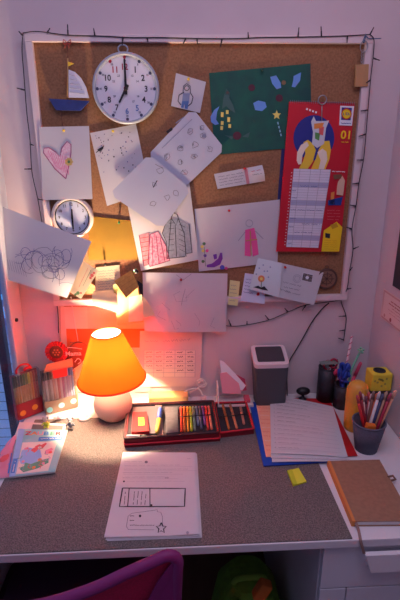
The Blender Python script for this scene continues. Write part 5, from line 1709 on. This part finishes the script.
# ------------------------------------------------------------------ yellow bottle
bz = DESK+.0005
bt = T(353.5, 428, DESK)
bc_ = Vector((bt.x, bt.y, bz))
rb_ = (on(363.5, 405, 1, bc_.y).x-on(342.5, 405, 1, bc_.y).x)/2
hb = on(354, 381.5, 1, bc_.y).z-bz
bo2 = thing('yellow_bottle', bc_, 'yellow round topped bottle standing behind the blue grey pencil cup', 'bottle')
yb_m = mat('honey_yellow_plastic', (228, 160, 48), .45)
m = MB(); m.lathe([(rb_*.84, 0), (rb_*.93, .004), (rb_*.98, hb*.3), (rb_, hb*.62)], bc_, 30, cap0=True); m.build('body', yb_m, bo2)
m = MB(); m.lathe([(rb_*1.02, hb*.62), (rb_*1.03, hb*.72), (rb_*.98, hb*.84), (rb_*.78, hb*.94), (rb_*.45, hb*.99), (rb_*.02, hb)], bc_, 30); m.build('cap', mat('honey_yellow_cap', (220, 156, 60), .45), bo2)
m = MB(); m.tube(spline([bc_+Vector((rb_*.5, -rb_*.8, hb*.92)), bc_+Vector((rb_*.55, -rb_*1.25, hb*.75)), bc_+Vector((rb_*.5, -rb_*1.3, hb*.5)), bc_+Vector((rb_*.45, -rb_*.95, hb*.36))], 5), .0045, 8)
m.build('strap', mat('tan_strap', (190, 140, 70), .6), bo2)

# ------------------------------------------------------------------ organiser with yellow cube on it
cf = .212
x0, x1 = oy(371.5, 385, cf).x, oy(392, 385, cf).x
x1 = min(x1, XR-.006)
zc0, zc1 = oy(380, 391.5, cf).z, oy(380, 374.5, cf).z
sz = x1-x0
zc1 = zc0+ (zc1-zc0)
m = MB(); m.box((x0+.004, -cf+.004, DESK+.0005), (x0+.058, -cf+.054, zc0-.0008), bev=.002)
tag(m.build('storage_box', mat('dark_grey_box', (64, 58, 66), .6)), 'dark grey box in the corner carrying the yellow cube', 'box')
yc = thing('yellow_cube', Vector(((x0+x1)/2, -cf+min(sz, .055)/2, zc0)), 'yellow cube shaped holder with a round dark opening on top', 'cube')
m = MB()
m.box((x0, -cf, zc0), (x1, -cf+min(sz, .055), zc1), bev=.005); m.cur = 1
random.seed(6)
for k in range(9):
    c_ = Vector((random.uniform(x0+.01, x1-.01), -cf-.0004, random.uniform(zc0+.008, zc1-.008)))
    m.add([c_+Vector((.004*math.cos(2*PI*j/8), 0, .004*math.sin(2*PI*j/8))) for j in range(8)], [list(range(8))], False)
m.build('body', [mat('lemon_yellow', (226, 206, 60), .6), mat('olive_spot', (170, 160, 70), .6)], yc)
cc_ = Vector(((x0+x1)/2, -cf+min(sz, .055)/2, zc1))
m = MB(); rr_ = min(sz, .055)*.36
m.lathe([(rr_, -.0002), (rr_, .0016), (rr_*.82, .0016), (rr_*.8, .0006), (.001, .0006)], cc_, 24); m.build('opening', M_BLACK, yc)

# ------------------------------------------------------------------ blue grey pencil cup
pcx = T(366, 449, DESK)
pcc = Vector((pcx.x, pcx.y+.002, DESK+.0005))
yq = pcc.y
rt = (on(384.5, 421, 1, yq).x-on(352.5, 421, 1, yq).x)/2
rbm = (on(377, 450, 1, yq).x-on(356, 450, 1, yq).x)/2
hc = on(368, 421, 1, yq).z-pcc.z
cup = holder(pcc, rbm, rt, hc, mat('blue_grey_felt', (84, 86, 104), .9, noise=.2, scale=200), 'blue grey cup full of coloured pencils at the right', rim=mat('blue_grey_rim', (100, 102, 120), .8))
random.seed(12)
cols = [('red', (190, 36, 46)), ('dark red', (140, 28, 44)), ('cream', (224, 196, 180)), ('maroon', (100, 34, 52)), ('scarlet', (206, 50, 44)), ('pale pink', (222, 180, 180)), ('brown', (120, 74, 60)), ('rust', (190, 84, 50)), ('white', (226, 214, 212)), ('dark blue', (50, 54, 92)), ('tan', (190, 140, 110)), ('crimson', (170, 30, 60)), ('peach', (230, 164, 130)), ('grey', (120, 112, 120))]
tips = [(357, 395), (360, 391.5), (362.5, 394), (366, 396), (369, 392), (371.5, 394), (374, 391), (377, 393.5), (380, 391.5), (383, 394), (387, 391.5), (391, 393), (396, 390), (385, 399)]
for k, ((n, c), (tx_, ty_)) in enumerate(zip(cols, tips)):
    a = 2*PI*k/14
    rr_ = .3+.5*((k*5) % 7)/7
    p0 = pcc+Vector((rbm*.62*rr_*math.cos(a), rbm*.62*rr_*math.sin(a), .006))
    yy = yq+.022*math.sin(a)*rr_+.002
    p1 = on(tx_, ty_, 1, yy)
    # keep the shaft inside the rim
    tz = (pcc.z+hc-p0.z)/(p1.z-p0.z)
    hitp = p0.lerp(p1, tz)
    off = Vector((hitp.x-pcc.x, hitp.y-pcc.y, 0))
    if off.length > rt*.80:
        mv = off.normalized()*(off.length-rt*.80)
        p0 = p0-mv*.9
        hitp = p0.lerp(p1, tz); off = Vector((hitp.x-pcc.x, hitp.y-pcc.y, 0))
        if off.length > rt*.82:
            tgt = pcc+off.normalized()*rt*.82; tgt.z = hitp.z
            d_ = (tgt-p0); p1 = p0+d_/tz
    pencil(p0, p1, .0046, col(n+' cup', c), mat('%s_cup_end' % n.replace(' ', '_'), tuple(min(255, int(x*.75+50)) for x in c), .6), 'coloured_pencil', '%s coloured pencil among those in the blue grey cup' % n, 'pencil', 'pencils in the blue grey cup', .86)
m = MB(); a_ = on(371, 422, 1, yq-rt*.55); b_ = on(375, 413, 1, yq-rt*.45)
m.box((a_.x-.014, yq-rt*.72, pcc.z+hc-.012), (a_.x+.014, yq-rt*.38, pcc.z+hc+.008), bev=.004, R=rotm('Y', 10))
tag(m.build('orange_sharpener', mat('orange_plastic', (232, 120, 40), .4)), 'orange block at the front rim inside the blue grey cup', 'sharpener')

# ------------------------------------------------------------------ chair
CY = -.86
def cp(px, py, y=CY): return on(px, py, 1, y)
M_RIM = mat('purple_chair_rim', (122, 26, 96), .6)
M_NET = mat('magenta_chair_fabric', (186, 10, 70), .8, noise=.25, scale=300)
top_ = [(-120, 541), (-98, 540), (-75, 548), (-40, 563), (0, 576), (30, 579), (60, 575), (100, 564), (130, 553), (155, 545), (172, 540.5), (181, 546), (181, 558)]
tp = [cp(x-4, y+3) for x, y in top_]
# gentle curve of the back: the middle is further from the desk
xm = cp(30, 580).x
def curve(p):
    d = (p.x-xm)/.36
    return Vector((p.x, p.y-.05*(1-min(1, d*d)), p.z))
tp = [curve(p) for p in tp]
zb0 = .50
rgt_ = [Vector((tp[-1].x-.02*k/5, tp[-1].y+.004*k, tp[-1].z+(zb0-tp[-1].z)*k/5)) for k in range(1, 6)]
lft_ = [Vector((tp[0].x+.02*k/5, tp[0].y+.004*k, tp[0].z+(zb0-tp[0].z)*k/5)) for k in range(5, 0, -1)]
bt_ = [curve(Vector((rgt_[-1].x+(lft_[0].x-rgt_[-1].x)*k/6, CY, zb0))) for k in range(1, 6)]
loop = tp+rgt_+bt_+lft_
ch = thing('desk_chair', (xm, -.85, 0), 'magenta desk chair with purple rimmed back standing before the desk', 'chair')
back = MB()
cen = curve(Vector((xm, CY, .7)))
lp_ = spline(loop+[loop[0]], 4)[:-1]
# net: rows between the top edge and the bottom edge
def top_z(x):
    ps = sorted(tp, key=lambda p: p.x)
    for a, b in zip(ps[:-1], ps[1:]):
        if a.x <= x <= b.x and b.x > a.x:
            return a.z+(b.z-a.z)*(x-a.x)/(b.x-a.x)
    return ps[-1].z if x > ps[-1].x else ps[0].z
nx, nz = 36, 14
xa_, xb_ = tp[0].x+.004, tp[-1].x-.004
vs = []
for j in range(nz+1):
    for i in range(nx+1):
        x = xa_+(xb_-xa_)*i/nx
        z = zb0+(top_z(x)-zb0)*j/nz
        p = curve(Vector((x, CY, z)))
        vs.append(p+Vector((0, .018*math.sin(PI*(1-j/nz))-.0, 0)))
fs = [(j*(nx+1)+i, j*(nx+1)+i+1, (j+1)*(nx+1)+i+1, (j+1)*(nx+1)+i) for j in range(nz) for i in range(nx)]
k_ = len(vs)
back.add(vs+[v+Vector((0, .008, 0)) for v in vs], fs+[tuple(k_+i for i in reversed(f)) for f in fs], True)
bo_ = back.build('backrest', M_NET, ch)
m = MB(); m.tube(lp_, .0105, 12, True); m.build('rim', M_RIM, bo_)
for pxs in ([(181, 546), (181, 640), (116, 640), (137, 600), (158, 562), (172, 545)], [(-98, 545), (-75, 552), (-60, 600), (-40, 640), (-120, 640), (-120, 546)]):
    m = MB(); m.prism([curve(cp(x, y+4))+Vector((0, -.006, 0)) for x, y in pxs], (0, .004, 0))
    m.build('side_band', M_RIM, bo_)
m = MB(); loft(m, [rrect(xm-.22, xm+.22, -.80, -.40, .43, .09), rrect(xm-.23, xm+.23, -.81, -.39, .46, .09), rrect(xm-.20, xm+.20, -.78, -.42, .485, .08)]); m.build('seat', mat('dark_seat_fabric', (58, 22, 54), .8), ch)
m = MB(); m.tube(spline([Vector((xm, -.62, .42)), Vector((xm, -.82, .41)), Vector((xm, -.915, .46)), Vector((xm, -.915, .60))], 5), .018, 10); m.build('back_support', M_BLACK, ch)
m = MB(); m.lathe([(.03, .11), (.03, .26), (.018, .26), (.018, .43)], (xm, -.62, 0), 18, cap0=True, cap1=True); m.build('gas_post', M_BLACK, ch)
for k in range(5):
    a = 2*PI*k/5+.3
    e_ = Vector((xm+.27*math.cos(a), -.62+.27*math.sin(a), .075))
    m = MB(); m.tube([Vector((xm, -.62, .12)), e_], [.022, .015], 8); lg = m.build('leg', M_BLACK, ch)
    m = MB(); ca, sa = -math.sin(a), math.cos(a)
    m.tube([e_+Vector((ca*.02, sa*.02, -.047)), e_+Vector((-ca*.02, -sa*.02, -.047))], .027, 14); m.tube([e_, e_+Vector((0, 0, -.04))], .006, 6)
    m.build('caster', M_BLACK, lg)

# ------------------------------------------------------------------ backpack under the desk
bp = on(251, 574, 1, -.44)
bk = thing('backpack', (bp.x, -.40, 0), 'green school backpack standing in the dark under the desk', 'backpack')
gz = max(.2, bp.z-.045)
M_BG = mat('green_fabric', (112, 168, 50), .8, noise=.2, scale=60)
m = MB()
loft(m, [rrect(bp.x-.11, bp.x+.11, -.50, -.28, .002, .05), rrect(bp.x-.115, bp.x+.115, -.52, -.27, gz*.35, .06), rrect(bp.x-.095, bp.x+.095, -.49, -.29, gz*.78, .06), rrect(bp.x-.06, bp.x+.06, -.46, -.32, gz*.97, .05), rrect(bp.x-.03, bp.x+.03, -.42, -.36, gz, .02)])
m.build('bag_body', M_BG, bk)
m = MB(); loft(m, [rrect(bp.x-.075, bp.x+.075, -.555, -.50, .03, .025), rrect(bp.x-.08, bp.x+.08, -.57, -.50, gz*.3, .03), rrect(bp.x-.06, bp.x+.06, -.54, -.49, gz*.55, .02)]); m.build('front_pocket', mat('dark_green_fabric', (54, 84, 40), .8), bk)
m = MB(); m.tube(spline([Vector((bp.x-.05, -.42, gz*.96)), Vector((bp.x-.035, -.44, gz+.03)), Vector((bp.x+.035, -.44, gz+.03)), Vector((bp.x+.05, -.42, gz*.96))], 5), .009, 8)
for s_ in (-1, 1):
    m.tube(spline([Vector((bp.x+s_*.05, -.47, gz*.95)), Vector((bp.x+s_*.07, -.51, gz*.7)), Vector((bp.x+s_*.09, -.535, gz*.35)), Vector((bp.x+s_*.095, -.53, gz*.1))], 5), .014, 8)
m.build('strap', mat('lime_strap', (130, 180, 60), .8), bk)
m = MB(); o_ = on(262, 590, 1, -.53); m.box((o_.x-.018, -.545, o_.z-.03), (o_.x+.018, -.515, o_.z+.03), bev=.006, R=rotm('Y', 25)); m.build('orange_patch', mat('orange_patch', (200, 110, 40), .7), bk)
